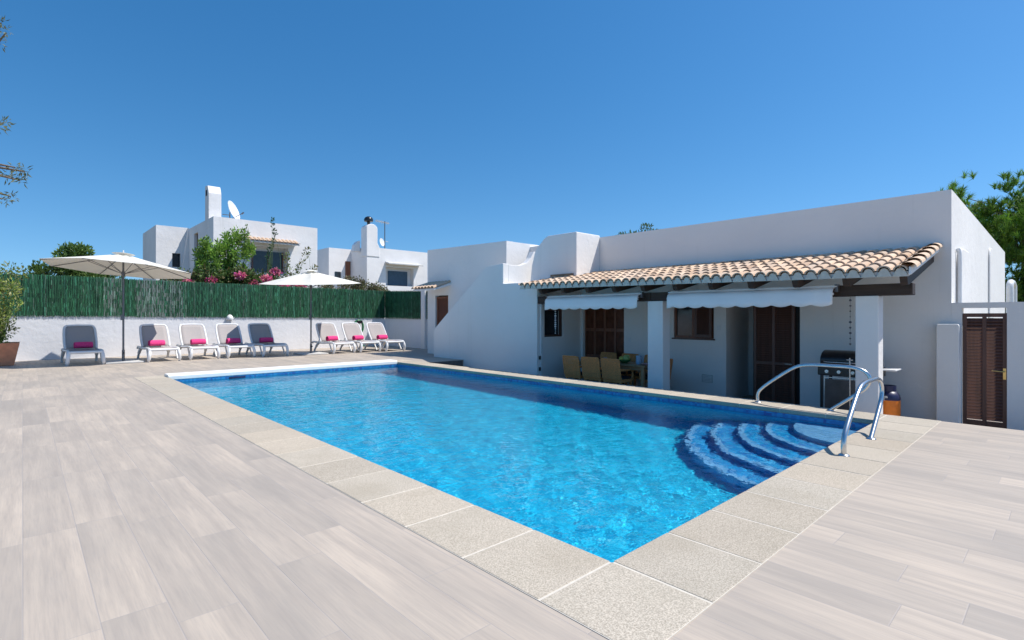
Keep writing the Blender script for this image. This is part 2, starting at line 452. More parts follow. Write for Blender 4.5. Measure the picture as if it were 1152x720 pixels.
# curved corner steps centred on the far right corner
def step(rad, zt, zb, mat, name, edge):
    s = MB(); n = 40; e = .12
    pts = []
    for k in range(n + 1):
        a = PI / 2 * k / n
        pts.append((PX1 - .002 - rad * 1.10 * math.cos(a), PY0 + .002 + rad * .98 * math.sin(a)))
    c = (PX1 - .002, PY0 + .002)
    v = [(p[0], p[1], zt) for p in pts] + [(p[0], p[1], zb) for p in pts] + [(c[0], c[1], zt)]
    f = [(k, k + 1, len(pts) * 2) for k in range(n)] + [(k, n + 1 + k, n + 2 + k, k + 1) for k in range(n)]
    s.add(v, f); P_(s, name, mat)
    # lighter nosing strip
    s = MB(); w = .07; pin = []
    for k in range(n + 1):
        a = PI / 2 * k / n
        pin.append((PX1 - .002 - (rad - w) * 1.10 * math.cos(a), PY0 + .002 + (rad - w) * .98 * math.sin(a)))
    v = [(p[0], p[1], zt + .004) for p in pts] + [(p[0], p[1], zt + .004) for p in pin]
    s.add(v, [(k, k + 1, n + 2 + k, n + 1 + k) for k in range(n)])
    P_(s, 'step_nosing', edge)
radii = [.88, 1.20, 1.52, 1.84, 2.14]; zs = [-.28, -.46, -.64, -.82, -1.0, DEPTH]
for i, r in enumerate(radii):
    step(r, zs[i], zs[i + 1], M['mosaic_pale'] if i == 0 else M['mosaic_step'], 'pool_step', M['mosaic_pale'])
# coping stones with real joints
def coping():
    s = MB(); J = .013
    def stone(a, b, c, e):
        t = .90 + .17 * random.random(); w = random.uniform(-.02, .02)
        g0 = .003 if a <= OX0 + .001 else J / 2; g1 = .003 if b >= OX1 - .001 else J / 2
        g2 = .003 if c <= OY0 + .001 else J / 2; g3 = .003 if e >= OY1 - .001 else J / 2
        s.box(a + g0, b - g1, c + g2, e - g3, -.05, .006 + random.uniform(-.0008, .0008), (t + w, t, t - w))
    def run(a, b):
        n = round((b - a) / .54); L = (b - a) / n
        return [(a + i * L, a + (i + 1) * L) for i in range(n)]
    for a, b_ in run(PX0, PX1):
        stone(a, b_, OY0, PY0)
    for a, b_ in run(PY0, PY1):
        stone(OX0, PX0, a, b_); stone(PX1, OX1, a, b_)
    for a, b_ in ((OX0, PX0), (PX1, OX1)):
        stone(a, b_, OY0, PY0); stone(a, b_, PY1, OY1)
    return s
P_(coping(), 'coping', M['coping'], bevel=.004)
gm = MB(); J = .0
for a, b_, c, e in ((OX0, OX1, OY0, PY0), (OX0, OX1, PY1, OY1), (OX0, PX0, PY0, PY1), (PX1, OX1, PY0, PY1)):
    gm.box(a, b_, c, e, -.52, .0032)
for i in range(len(gm.v)):
    x, y, z = gm.v[i]
    if abs(x - PX0) < 1e-6: x -= .012
    if abs(x - PX1) < 1e-6: x += .012
    if abs(y - PY0) < 1e-6: y -= .012
    if abs(y - PY1) < 1e-6: y += .012
    gm.v[i] = (x, y, z)
P_(gm, 'coping_joints', M['grout'])
wc = MB(); wc.prism([(PY1 + .001, -.05), (PY1 + .001, .03), (PY1 + .03, .055), (PY1 + .38, .055), (PY1 + .42, .03), (PY1 + .42, .004)], 0, PX0 - .02, PX1 + .01)
P_(wc, 'far_coping_lip', M['white_coping'], bevel=.01)
for y in (8.6, 4.2):
    sk = MB(); sk.box(PX0 + .001, PX0 + .012, y, y + .2, -.2, -.06)
# skimmer opening and pool lamp on the far wall
sk = MB(); sk.box(3.3, 3.62, PY1 - .012, PY1 - .002, -.19, -.07); P_(sk, 'skimmer', M['navy'])

# water surface with real waves
def water():
    nx, ny = 264, 549
    X, Y = np.meshgrid(np.linspace(PX0 + .001, PX1 - .001, nx), np.linspace(PY0 + .001, PY1 - .001, ny), indexing='ij')
    Z = np.zeros_like(X); r = np.random.default_rng(3)
    for i in range(46):
        lam = .16 * (7.5 ** r.random()); th = r.normal(-.6, 1.0); k = 2 * PI / lam
        amp = .00072 * lam ** .9 * .85 * r.uniform(.5, 1.2)
        Z += amp * np.sin(k * (np.cos(th) * X + np.sin(th) * Y) + r.uniform(0, 6.28))
    for i in range(40):
        lam = .07 * (2.4 ** r.random()); th = r.normal(-.6, 1.2); k = 2 * PI / lam
        patch = .5 + .5 * np.sin(X * r.uniform(.5, 2) + Y * r.uniform(-1.5, 1.5) + r.uniform(0, 6))
        Z += .00011 * patch * np.sin(k * (np.cos(th) * X + np.sin(th) * Y) + r.uniform(0, 6.28))
    Z = WZ + Z
    v = np.stack([X, Y, Z], -1).reshape(-1, 3)
    idx = np.arange(nx * ny).reshape(nx, ny)
    f = np.stack([idx[:-1, :-1], idx[1:, :-1], idx[1:, 1:], idx[:-1, 1:]], -1).reshape(-1, 4)
    me = bpy.data.meshes.new('water'); me.from_pydata(v.tolist(), [], f.tolist())
    me.polygons.foreach_set('use_smooth', [True] * len(me.polygons))
    me.materials.append(M['water'])
    o = bpy.data.objects.new('water', me); COL.objects.link(o)
    o.cycles.is_caustics_caster = True
    return structure(o, 'clear rippled blue water filling the pool', 'water')
WATER = water()

# ------------------------------------------------------------------ grab rails
def rail(label, loc, rz):
    root = thing('grab_rail', label, 'handrail', loc, rz, 'steel grab rails at the pool corner steps')
    pr = [(0, 0), (0, .13), (.07, .23), (.28, .40), (.50, .55), (.68, .595), (.95, .60), (1.18, .595), (1.32, .55), (1.375, .46), (1.33, .35), (1.22, .25), (.92, .008)]
    mb = MB(); mb.tube(smooth_path([(a, 0, z) for a, z in pr], 6), .0225, 14); mb.build('rail_tube', M['steel'], root)
    for a in (0, .93):
        mb = MB(); mb.lathe([(.0, .022), (.03, .022), (.042, .014), (.046, .0085)], (a, 0, 0), 18); mb.build('foot_flange', M['steel'], root)
    return root
rail('steel grab rail nearest the camera, on the near short coping', (5.37, 1.395, 0), 0)
rail('steel grab rail on the coping in front of the barbecue and louvred door', (7.79, 3.11, 0), -PI / 2)

# ------------------------------------------------------------------ the villa
villa = thing('villa', 'low white villa with tiled porch roof, pillars and awnings beside the pool', 'house', (11, 5, FLOOR))
def VP(mb, name, mat, bevel=0, parent=None, **k):
    o = mb.build(name, mat, None, bevel=bevel, **k)
    par = parent or villa
    base = Matrix.Translation((-11, -5, -FLOOR))
    o.parent = par
    if par is villa: o.matrix_parent_inverse = base
    return o
ZF = FLOOR - .05
mw = MB()
HX = 11.0
holes = [(5.33, 6.29, .76, 1.50), (3.60, 5.06, ZF + .06, 1.62), (7.66, 8.97, ZF + .06, 1.60)]
wall_x(mw, HX, HX + .25, 1.335, 10.98, ZF, 3.31, holes)
# right flank with slightly falling parapet
mw.prism([(HX + .25, ZF), (HX + .25, 3.31), (20.9, 3.12), (20.9, ZF)], 1, 1.335, 1.60)
mw.box(20.6, 20.9, 1.60, 14, ZF, 3.1); mw.box(HX + .25, 20.6, 1.6, 14, 2.7, 2.85); mw.box(HX + .25, 20.9, 13.75, 14, ZF, 3.2)
VP(mw, 'wall', M['white_wall'])
# recessed entry
rc = MB(); rc.box(HX + .25, 12.3, 5.06, 5.2, ZF, 1.7); rc.box(HX + .25, 12.3, 3.42, 3.60, ZF, 1.7); rc.box(12.15, 12.3, 3.60, 5.06, ZF, 1.7); rc.box(HX + .25, 12.3, 3.6, 5.06, 1.62, 1.75)
VP(rc, 'entry_recess', M['white_wall'])
dk = MB(); dk.box(12.1, 12.148, 3.62, 4.86, ZF + .06, 1.4); VP(dk, 'inner_door', M['shutter'])
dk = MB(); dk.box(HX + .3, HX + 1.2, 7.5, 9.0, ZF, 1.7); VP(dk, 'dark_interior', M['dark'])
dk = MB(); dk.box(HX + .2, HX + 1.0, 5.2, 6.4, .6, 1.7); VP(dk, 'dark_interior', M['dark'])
# chimney breast
cb = MB(); cb.prism([(8.41, 2.0), (8.41, 3.36), (9.38, 3.36), (9.52, 3.30), (9.84, 3.02), (9.97, 2.62), (10.04, 2.15), (10.04, 2.0)], 0, 10.05, HX - .001)
VP(cb, 'chimney_breast', M['white_wall'], bevel=.02)
cb = MB(); cb.box(10.01, 10.049, 8.50, 9.25, 2.15, 2.33); VP(cb, 'breast_recess_shade', M['recess_brown'])  # thin brown slab, paints the shaded recess where breast meets roof
# left upper block, door in it
bl = MB()
wall_x(bl, 10.05, 10.3, 10.98, 14.95, ZF, 3.40, [(13.77, 14.49, 0, 1.94)])
bl.prism([(10.98, 3.40), (14.95, 3.40), (14.95, 3.50)], 0, 10.05, 10.3)
bl.box(10.3, 15, 10.98, 11.2, ZF, 3.395); bl.box(10.3, 15, 14.7, 14.949, ZF, 3.45); bl.box(10.3, 15, 11.2, 14.7, 2.9, 3.05)
VP(bl, 'left_block', M['white_wall'])
# stair wall (its top follows the outside stairs), landing parapet, wing end
sw = MB(); sw.prism([(9.04, ZF), (9.04, 2.10), (10.30, 2.12), (10.30, 2.66), (11.0, 2.62), (13.42, .90), (13.5, .80), (13.5, -.05), (13.5, ZF)], 0, 9.30, 9.50)
VP(sw, 'stair_wall', M['white_wall'], bevel=.015)
sp = MB(); sp.prism([(9.50, 2.0), (9.50, 2.64), (9.75, 2.63), (10.0, 2.66), (10.2, 2.74), (10.35, 2.88), (10.46, 3.06), (10.9, 3.12), (10.999, 3.12), (10.999, 2.0)], 1, 10.30, 10.48)
VP(sp, 'landing_parapet', M['white_wall'], bevel=.012)
ss = MB()
for k in range(14):
    ss.box(9.50, 10.049, 13.3 - .18 * (k + 1) , 13.3 - .18 * k, ZF, .14 * (k + 1) + .1)
ss.box(9.50, 10.049, 10.49, 13.3 - .18 * 14, ZF, 2.05)
VP(ss, 'outside_stairs', M['concrete'])
ws = MB()
hx = (9.57, 10.29, .73, 1.45)
for a, b_, c, e in ((9.50, hx[0], ZF, 2.0), (hx[1], HX - .001, ZF, 2.0), (hx[0], hx[1], ZF, hx[2]), (hx[0], hx[1], hx[3], 2.0)):
    ws.box(a, b_, 9.045, 9.24, c, e)
ws.box(9.50, HX - .001, 9.24, 10.29, 1.9, 2.10); ws.box(9.5, HX - .001, 9.05, 9.24, 2.0, 2.1)
VP(ws, 'wing_side_wall', M['white_wall'])
wi = MB(); wi.box(9.55, 10.31, 9.235, 9.26, .70, 1.48); o = VP(wi, 'window', M['glass'])
wf = MB()
for a, b_, c, e in ((9.57, 9.62, .73, 1.45), (10.24, 10.29, .73, 1.45), (9.62, 10.24, .73, .78), (9.62, 10.24, 1.40, 1.45)): wf.box(a, b_, 9.10, 9.16, c, e)
f_ = wf.build('frame', M['shutter'], o)
# flank details: rounded pilasters / vents on the right side wall
for (a, b_, zt_, dp) in ((11.55, 12.75, 2.42, .06), (16.4, 17.2, 2.86, .04)):
    fl = MB(); n = 10
    pts = [(a, 1.2)] + [(a, zt_ - .25)] + [(a + .25 - .25 * math.cos(PI / 2 * k / n), zt_ - .25 + .25 * math.sin(PI / 2 * k / n)) for k in range(1, n + 1)] + \
          [(b_ - .25 + .25 * math.sin(PI / 2 * k / n), zt_ - .25 + .25 * math.cos(PI / 2 * k / n)) for k in range(0, n + 1)] + [(b_, 1.2)]
    fl.prism(pts, 1, 1.335 - dp, 1.334)
    VP(fl, 'flank_pilaster', M['white_wall'], bevel=.02)
pp = MB(); pp.tube(smooth_path([(11.50, 1.29, ZF), (11.50, 1.29, 1.4), (11.50, 1.29, 2.30), (11.50, 1.33, 2.36)], 5), .03, 10); VP(pp, 'drain_pipe', M['white_metal'])
pp = MB(); pp.tube(smooth_path([(21.2, 1.25, -.5), (21.2, 1.25, 1.9), (21.4, 1.25, 2.22), (21.8, 1.25, 2.28), (22.4, 1.25, 2.22), (22.6, 1.25, 1.9), (22.6, 1.25, -.5)], 6), .085, 10)
o = pp.build('white_pipe', M['white_metal']); tag(o, 'thick white bent pipe at the far end of the villa side wall', 'pipe')

# pillars
for (a, b_, pv0, pv1) in ((9.30, 9.58, 1.965, 2.265), (9.30, 9.58, 5.56, 5.905)):
    pm = MB(); pm.box(a, b_, pv0, pv1, ZF, 1.56); VP(pm, 'pillar', M['white_wall'], bevel=.012)
# main beam, rafters
bm_ = MB(); bm_.box(9.32, 9.52, 1.56, 5.85, 1.561, 1.735); bm_.box(9.32, 9.52, 5.852, 9.42, 1.565, 1.74); VP(bm_, 'beam', M['beam'], bevel=.012)
def roof_z(u, v):    # underside of the roof deck
    return 1.80 + .014 * (v - 1.5) + (u - 8.85) * (.50 - .014 * (v - 1.5)) / 2.15
RV0, RV1 = 1.52, 9.16
v_ = 1.60; k = 0
while v_ < 9.2:
    rf = MB(); h = .15; w = .045
    za, zb = roof_z(8.93, v_), roof_z(10.99, v_)
    rf.prism([(8.93, za - .03), (8.98, za - h * .8), (9.05, za - h + .02), (10.99, zb - h), (10.99, zb - .004), (8.93, za - .004)], 1, v_ - w, v_ + w)
    VP(rf, 'rafter', M['beam'], bevel=.008); v_ += .70
# roof deck with white plaster edge
rd = MB()
v = [(8.85, RV0, roof_z(8.85, RV0)), (8.85, RV1, roof_z(8.85, RV1)), (10.999, RV1, roof_z(11, RV1)), (10.999, RV0, roof_z(11, RV0))]
v2 = [(p[0], p[1], p[2] + .075) for p in v]
rd.add(v + v2, [(0, 1, 2, 3), (7, 6, 5, 4), (0, 4, 5, 1), (1, 5, 6, 2), (2, 6, 7, 3), (3, 7, 4, 0)])
VP(rd, 'eave_slab', M['white_wall'], bevel=.012)
# barrel tiles
tm = MB(); nrow = 6; ncol = 41; L = 2.22 / nrow; pitch = (RV1 - RV0) / ncol
def zt_(u, v): return roof_z(u, v) + .078
for c in range(ncol):
    vc = RV0 + pitch * (c + .5)
    for r in range(nrow):
        u0 = 8.79 + r * L; u1 = min(u0 + L + .07, 11.0 - .002)
        j = random.uniform(-.006, .006); ra, rb = pitch * .47, pitch * .36
        tn = random.uniform(.78, 1.12); q = random.uniform(-.05, .05); tint = (tn + q, tn, tn - q * 1.3)
        if random.random() < .10: tint = (tn * .72, tn * .68, tn * .66)
        if random.random() < .08: tint = (1.12, 1.15, 1.18)
        ring = []; n = 8
        lift0 = .014 + random.uniform(0, .006); lift1 = .002
        for (u, rr, lf) in ((u0, ra, lift0), (u1, rb, lift1)):
            for rad in (rr, rr - .020):
                for i in range(n + 1):
                    a = PI * i / n
                    ring.append((u, vc + j + rad * math.cos(a), zt_(u, vc) + lf + rad * .82 * math.sin(a)))
        m1 = n + 1; F = []
        for i in range(n):
            F.append((i, i + 1, 2 * m1 + i + 1, 2 * m1 + i)); F.append((m1 + i, 3 * m1 + i, 3 * m1 + i + 1, m1 + i + 1))
            F.append((i, m1 + i, m1 + i + 1, i + 1))
        tm.add(ring, F, tint, False)
VP(tm, 'roof_tiles', M['clay'])
cm = MB()
for c in range(ncol + 1):
    vc = RV0 + pitch * c
    vc = min(max(vc, RV0 + .05), RV1 - .05)
    for r in range(nrow):
        u0 = 8.80 + r * L; u1 = min(u0 + L + .03, 10.998); n = 6; ring = []
        for (u, lf) in ((u0, .030), (u1, .012)):
            for i in range(n + 1):
                a = PI + PI * i / n
                ring.append((u, vc + .085 * math.cos(a), zt_(u, vc) + lf + .045 + .05 * math.sin(a)))
        cm.add(ring, [(i, i + 1, n + 2 + i, n + 1 + i) for i in range(n)], (1, 1, 1), False)
VP(cm, 'channel_tiles', M['clay'])
em = MB()
for c in range(ncol):
    vc = RV0 + pitch * (c + .5); n = 8; u = 8.812; P0 = []
    for i in range(n + 1):
        a = PI * i / n; P0.append((vc + pitch * .27 * math.cos(a), zt_(u, vc) + .012 + pitch * .27 * .78 * math.sin(a)))
    em.prism([(vc + pitch * .499, zt_(u, vc) - .07)] + P0 + [(vc - pitch * .499, zt_(u, vc) - .07)], 0, u, u + .034)
VP(em, 'eave_mortar', M['grout'])
# right verge: white mortar edge with barge tiles, and dark barge board
vg = MB()
pts = [(8.80, zt_(8.8, RV0) - .05), (8.80, zt_(8.8, RV0) + .06), (10.999, zt_(11, RV0) + .05), (10.999, zt_(11, RV0) - .06)]
vg.prism(pts, 1, RV0 - .035, RV0 - .002)
VP(vg, 'verge_mortar', M['white_wall'], bevel=.01)
lm = MB(); n = 8
for r in range(nrow):
    u0 = 8.77 + r * L; u1 = min(u0 + L + .07, 10.998)
    tn = random.uniform(1.0, 1.15)
    ring = []
    for (u, rr, lf) in ((u0, .10, .03), (u1, .08, .008)):
        for i in range(n + 1):
            a = PI * i / n
            ring.append((u, RV0 - .0 + rr * math.cos(a), zt_(u, RV0) + lf + .02 + rr * .8 * math.sin(a)))
    lm.add(ring, [(i, i + 1, n + 2 + i, n + 1 + i) for i in range(n)], (tn, tn, tn))
VP(lm, 'verge_tiles', M['clay'])
# white flashing along the top of the tiles at the wing
# awnings
def awning(v0, v1, label):
    root = thing('awning', label, 'awning', (9.2, (v0 + v1) / 2, 1.6), 0, 'white awnings under the tiled porch roof')
    W = (v1 - v0) / 2; mb = MB(); n = int((v1 - v0) / .035)
    prof = [(.10, .11), (.05, .11), (-.02, .09), (-.06, .06), (-.085, .01)]
    V = []; F = []
    ny = n + 1
    for i in range(ny):
        y = -W + 2 * W * i / n
        sc = .036 * abs(math.sin(PI * (y + W) / .30)) ** .8
        drop = [(-.092, -.10), (-.094, -.16 - sc)]
        wob = .006 * math.sin(y * 7) + .004 * math.sin(y * 19)
        for (x, z) in prof + drop: V.append((x + wob * (1 if z < 0 else .2), y, z))
    m_ = len(prof) + 2
    for i in range(ny - 1):
        for k in range(m_ - 1): F.append((i * m_ + k, (i + 1) * m_ + k, (i + 1) * m_ + k + 1, i * m_ + k + 1))
    mb.add(V, F, (1, 1, 1), True)
    o = mb.build('fabric', M['fabric_white'], root); sd = o.modifiers.new('thick', 'SOLIDIFY'); sd.thickness = .004
    mb = MB(); mb.tube([(.05, -W - .03, .115), (.05, W + .03, .115)], .032, 12); mb.build('roller', M['white_metal'], root)
    mb = MB(); mb.box(-.08, -.05, -W - .01, W + .01, -.02, .015); mb.build('front_bar', M['white_metal'], root, bevel=.006)
    for s in (-1, 1):
        mb = MB(); mb.tube([(.06, s * (W - .06), .05), (-.02, s * (W - .05), .02), (-.06, s * (W - .04), 0)], .016, 8); mb.build('arm', M['white_metal'], root)
        mb = MB(); mb.box(.02, .118, s * (W + .02) - .025, s * (W + .02) + .025, .03, .15); mb.build('bracket', M['grey_metal'], root, bevel=.005)
    return root
awning(6.03, 8.60, 'white scalloped awning over the dining chairs, left of the middle pillar')
awning(2.52, 5.36, 'longer white scalloped awning between the two square pillars')

# louvred leaf
def louvre(mb, x, ya, yb, za, zb, pitch=.045, dep=.035, T=None):
    z = za
    while z < zb - pitch * .5:
        v = [(x - dep / 2, ya, z), (x + dep / 2, ya, z + pitch * .9), (x + dep / 2, yb, z + pitch * .9), (x - dep / 2, yb, z)]
        v2 = [(a, b_, c + .008) for a, b_, c in v]
        mb.add(v + v2, [(3, 2, 1, 0), (4, 5, 6, 7), (0, 1, 5, 4), (1, 2, 6, 5), (2, 3, 7, 6), (3, 0, 4, 7)])
        z += pitch
def shutter_leaf(name, x, ya, yb, za, zb, mat, cols=1, rails=(.5,), parent=None, pitch=.045, label=None):
    fr = MB(); s = .055
    ys = [ya + (yb - ya) * i / cols for i in range(cols + 1)]
    zr = [za] + [za + (zb - za) * q for q in rails] + [zb]
    for i, y in enumerate(ys):
        a = y - (0 if i == 0 else s / 2); b_ = y + (s if i == 0 else s / 2)
        if i == cols: a, b_ = y - s, y
        fr.box(x - .022, x + .022, a, b_, za, zb)
    for z in zr:
        a, b_ = z - s / 2, z + s / 2
        if z == za: a, b_ = za, za + s * 1.3
        if z == zb: a, b_ = zb - s, zb
        fr.box(x - .020, x + .020, ya + .01, yb - .01, a, b_)
    o = VP(fr, name, mat, bevel=.003)
    lv = MB()
    for i in range(cols):
        for k in range(len(zr) - 1):
            louvre(lv, x, ys[i] + s / 2, ys[i + 1] - s / 2, zr[k] + .03, zr[k + 1] - .03, pitch)
    q = lv.build('louvres', mat, o)
    return o
# right louvred door leaf (closed half of the entry)
o = shutter_leaf('louvred_door', HX - .03, 3.68, 4.46, FLOOR, 1.60, M['shutter'], cols=2, rails=(.40,))
hd = MB(); hd.tube([(HX - .06, 3.72, .32), (HX - .10, 3.72, .32), (HX - .10, 3.84, .32)], .009, 8); hd.build('handle', M['steel'], o)
dk = MB(); dk.box(HX + .03, HX + .06, 3.61, 4.50, ZF + .06, 1.61); VP(dk, 'dark_backing', M['dark'])  # near-black sheet behind the louvres of this leaf
# dining-side glazed door with reddish wood frames
df = MB(); y0, y1, z0, z1 = 7.66, 8.97, FLOOR, 1.60; nn = 4
for i in range(nn + 1):
    y = y0 + (y1 - y0) * i / nn; df.box(HX + .08, HX + .13, max(y0, y - .035), min(y1, y + .035), z0, z1)
for z in (z0 + .05, z0 + .75, z0 + 1.45, z1 - .05): df.box(HX + .085, HX + .125, y0 + .01, y1 - .01, z - .04, z + .04)
o = VP(df, 'garden_door', M['redwood'], bevel=.004)
pn = MB(); pn.box(HX + .10, HX + .11, y0, y1, z0, z1); pn.build('pane', M['brown_glass'], o)
# kitchen window: casements and sill
wf = MB(); y0, y1, z0, z1 = 5.33, 6.29, .76, 1.50
for a, b_ in ((y0, y0 + .05), (y1 - .05, y1)): wf.box(HX + .03, HX + .10, a, b_, z0, z1)
for a, b_ in ((z0, z0 + .05), (z1 - .05, z1)): wf.box(HX + .03, HX + .10, y0 + .05, y1 - .05, a, b_)
wf.box(HX + .02, HX + .10, 5.78, 5.85, z0 + .05, z1 - .05)
o = VP(wf, 'window', M['redwood'], bevel=.004)
pn = MB(); pn.box(HX + .06, HX + .07, y0 + .05, y1 - .05, z0 + .05, z1 - .05); pn.build('pane', M['glass'], o)
sl = MB(); sl.box(HX - .04, HX + .12, y0 - .03, y1 + .03, z0 - .03, z0 - .001); sl.build('sill', M['shutter'], o)
shutter_leaf('window_shutter', HX - .03, 5.36, 5.75, .78, 1.48, M['shutter'], cols=1, rails=())
# open louvred casement standing out at the left side of the window
vt = MB(); vt.box(HX - .012, HX - .001, 5.35, 5.60, -.20, -.03); o = VP(vt, 'wall_vent', M['concrete'])
lv = MB()
for k in range(5): lv.box(HX - .02, HX - .013, 5.37, 5.58, -.185 + k * .03, -.17 + k * .03)
lv.build('vent_slats', M['white_wall'], o)
# wall switch, lamps, small boxes
for (x, y, z) in ((HX - .012, 5.18, .95), (HX - .012, 7.45, .62)):
    q = MB(); q.box(x, x + .011, y, y + .07, z, z + .11); VP(q, 'wall_switch', M['white_metal'], bevel=.003)
for z in (.18, -.1):
    q = MB(); q.box(9.36, 9.40, 9.0, 9.04, z, z + .09); VP(q, 'hook_plate', M['black'], bevel=.004)
ap = MB(); ap.box(9.40, 9.47, 9.0, 9.035, ZF, 1.56); VP(ap, 'awning_post', M['white_metal'], bevel=.004)
# stub pilaster beside the gate
stb = MB(); stb.prism([(1.215, ZF), (1.215, 1.10), (1.23, 1.13), (1.49, 1.125), (1.50, 1.10), (1.50, ZF)], 0, 10.78, HX - .001); VP(stb, 'meter_cabinet', M['white_wall'], bevel=.012)
# gate wall
gw = MB()
wall_x(gw, HX, HX + .2, -14, 1.334, ZF, 1.47, [(.68, 1.205, ZF, 1.385)])
o = gw.build('gate_wall', M['white_wall']); tag(o, 'white garden wall holding the brown louvred gate, right of the villa', 'wall')
gt = thing('garden_gate', 'narrow dark brown louvred gate with brass handle in the white wall', 'gate', (HX + .05, .94, FLOOR))
fr = MB(); s = .05; H = 1.30 - FLOOR
ya, yb = -.26, .26
for a, b_ in ((ya, ya + s), (-.025, .025), (yb - s, yb)): fr.box(-.02, .02, a, b_, 0, H)
for a, b_ in ((.0, .16), (H - .06, H)): fr.box(-.018, .018, ya + .01, yb - .01, a, b_)
fr.build('gate_frame', M['shutter'], gt, bevel=.003)
lv = MB(); louvre(lv, 0, ya + s, -.025, .17, H - .06, .05); louvre(lv, 0, .025, yb - s, .17, H - .06, .05); lv.build('louvres', M['shutter'], gt)
hd = MB(); hd.box(-.032, -.021, -.25, -.215, .83, 1.0); hd.tube([(-.03, -.233, .95), (-.08, -.233, .95), (-.08, -.15, .955), (-.08, -.09, .96)], .009, 8); hd.build('handle', M['brass'], gt)

# door up by the deck, in the left block
o = shutter_leaf('upper_door', 10.11, 13.80, 14.46, .02, 1.90, M['redwood'], cols=1, rails=(.5,), pitch=.06)
dk = MB(); dk.box(10.2, 10.22, 13.75, 14.5, 0, 1.95); VP(dk, 'dark_backing', M['dark'])  # near-black sheet filling the opening behind the door louvres
# little tiled canopy over that door
cn = thing('door_canopy', 'small clay tiled canopy over the brown door at the far end of the villa', 'canopy', (9.7, 14.25, 2.08))
q = MB(); q.prism([(-.28, .0), (-.28, .05), (.349, .26), (.349, .18)], 1, -.62, .62); q.build('canopy_slab', M['white_wall'], cn)
q = MB()
for c in range(7):
    yc = -.55 + c * .185
    ring = []; n = 6; tn = random.uniform(.9, 1.15)
    for (x, z, rr) in ((-.33, .06, .09), (.348, .28, .08)):
        for i in range(n + 1):
            a = PI * i / n; ring.append((x, yc + rr * math.cos(a), z + rr * .8 * math.sin(a)))
    q.add(ring, [(i, i + 1, n + 2 + i, n + 1 + i) for i in range(n)], (tn, tn, tn))
q.build('clay_tiles', M['clay'], cn)

# ------------------------------------------------------------------ porch furniture and small things
# barbecue
bq = thing('gas_barbecue', 'black gas barbecue cart partly behind the right pillar', 'barbecue', (10.25, 2.55, FLOOR))
z = 0
q = MB(); n = 12
pts = [(-.26, .96), (-.27, 1.05)] + [(-.27 + .27 * (1 - math.cos(PI / 2 * k / n)), 1.05 + .17 * math.sin(PI / 2 * k / n)) for k in range(1, n + 1)] + [(.20, 1.20), (.26, 1.08), (.26, .96)]
q.prism(pts, 1, -.40, .40); q.build('lid', M['black'], bq, bevel=.01)
q = MB(); q.tube([(-.30, -.33, 1.03), (-.32, -.31, 1.03), (-.32, .31, 1.03), (-.30, .33, 1.03)], .012, 8); q.build('lid_handle', M['steel'], bq)
q = MB(); q.box(-.30, .27, -.43, .43, .80, .955); q.build('control_panel', M['black'], bq, bevel=.015)
for y in (.28, .10, -.10, -.28):
    q = MB(); q.lathe([(0, -.04), (.028, -.04), (.03, -.012), (.035, 0)], (-.30, y, .875), 14, ax=0); q.build('knob', M['steel'], bq)
for (a, b_) in ((-.40, -.36), (.36, .40)):
    for (c, e) in ((-.26, -.22), (.22, .26)):
        q = MB(); q.box(c, e, a, b_, .05, .80); q.build('leg', M['black'], bq)
q = MB(); q.box(-.255, -.245, -.34, .34, .12, .74); q.build('cabinet_door', M['pewter'], bq)
q = MB(); q.box(-.262, -.25, .325, .34, .1, .79); q.box(-.262, -.25, -.33, .325, .76, .775); q.build('door_trim', M['steel'], bq)
q = MB(); q.box(-.24, .24, -.38, .38, .10, .14); q.build('bottom_shelf', M['black'], bq)
q = MB(); q.box(-.22, .22, -.66, -.45, .93, .955); q.build('side_shelf', M['white_metal'], bq, bevel=.008)
# gas bottle
gb = thing('gas_bottle', 'orange gas bottle with navy top beside the right pillar', 'gas bottle', (10.30, 2.04, FLOOR))
q = MB(); q.lathe([(0, 0), (.14, 0), (.16, .03), (.16, .44), (.158, .455)], seg=24); q.build('body', M['orange'], gb)
q = MB(); q.lathe([(.161, .45), (.163, .47), (.15, .53), (.11, .585), (.06, .60), (0, .605)], seg=24); q.build('shoulder', M['navy'], gb)
q = MB(); q.lathe([(.10, .56), (.105, .68), (.095, .68), (.09, .56)], seg=18); q.build('collar', M['navy'], gb)
q = MB(); q.tube([(0, 0, .6), (0, 0, .66)], .02, 8); q.build('valve', M['brass'], gb)
q = MB(); 
for s_ in (-1, 1):
    q.lathe([(0, -.004), (.022, -.004), (.022, 0)], (-.155, .018 * s_ + .02, .50), 12, ax=0)
q.prism([(-.018, .49), (.02, .445), (.058, .49)], 0, -.159, -.152); q.build('heart_mark', M['white_metal'], gb)
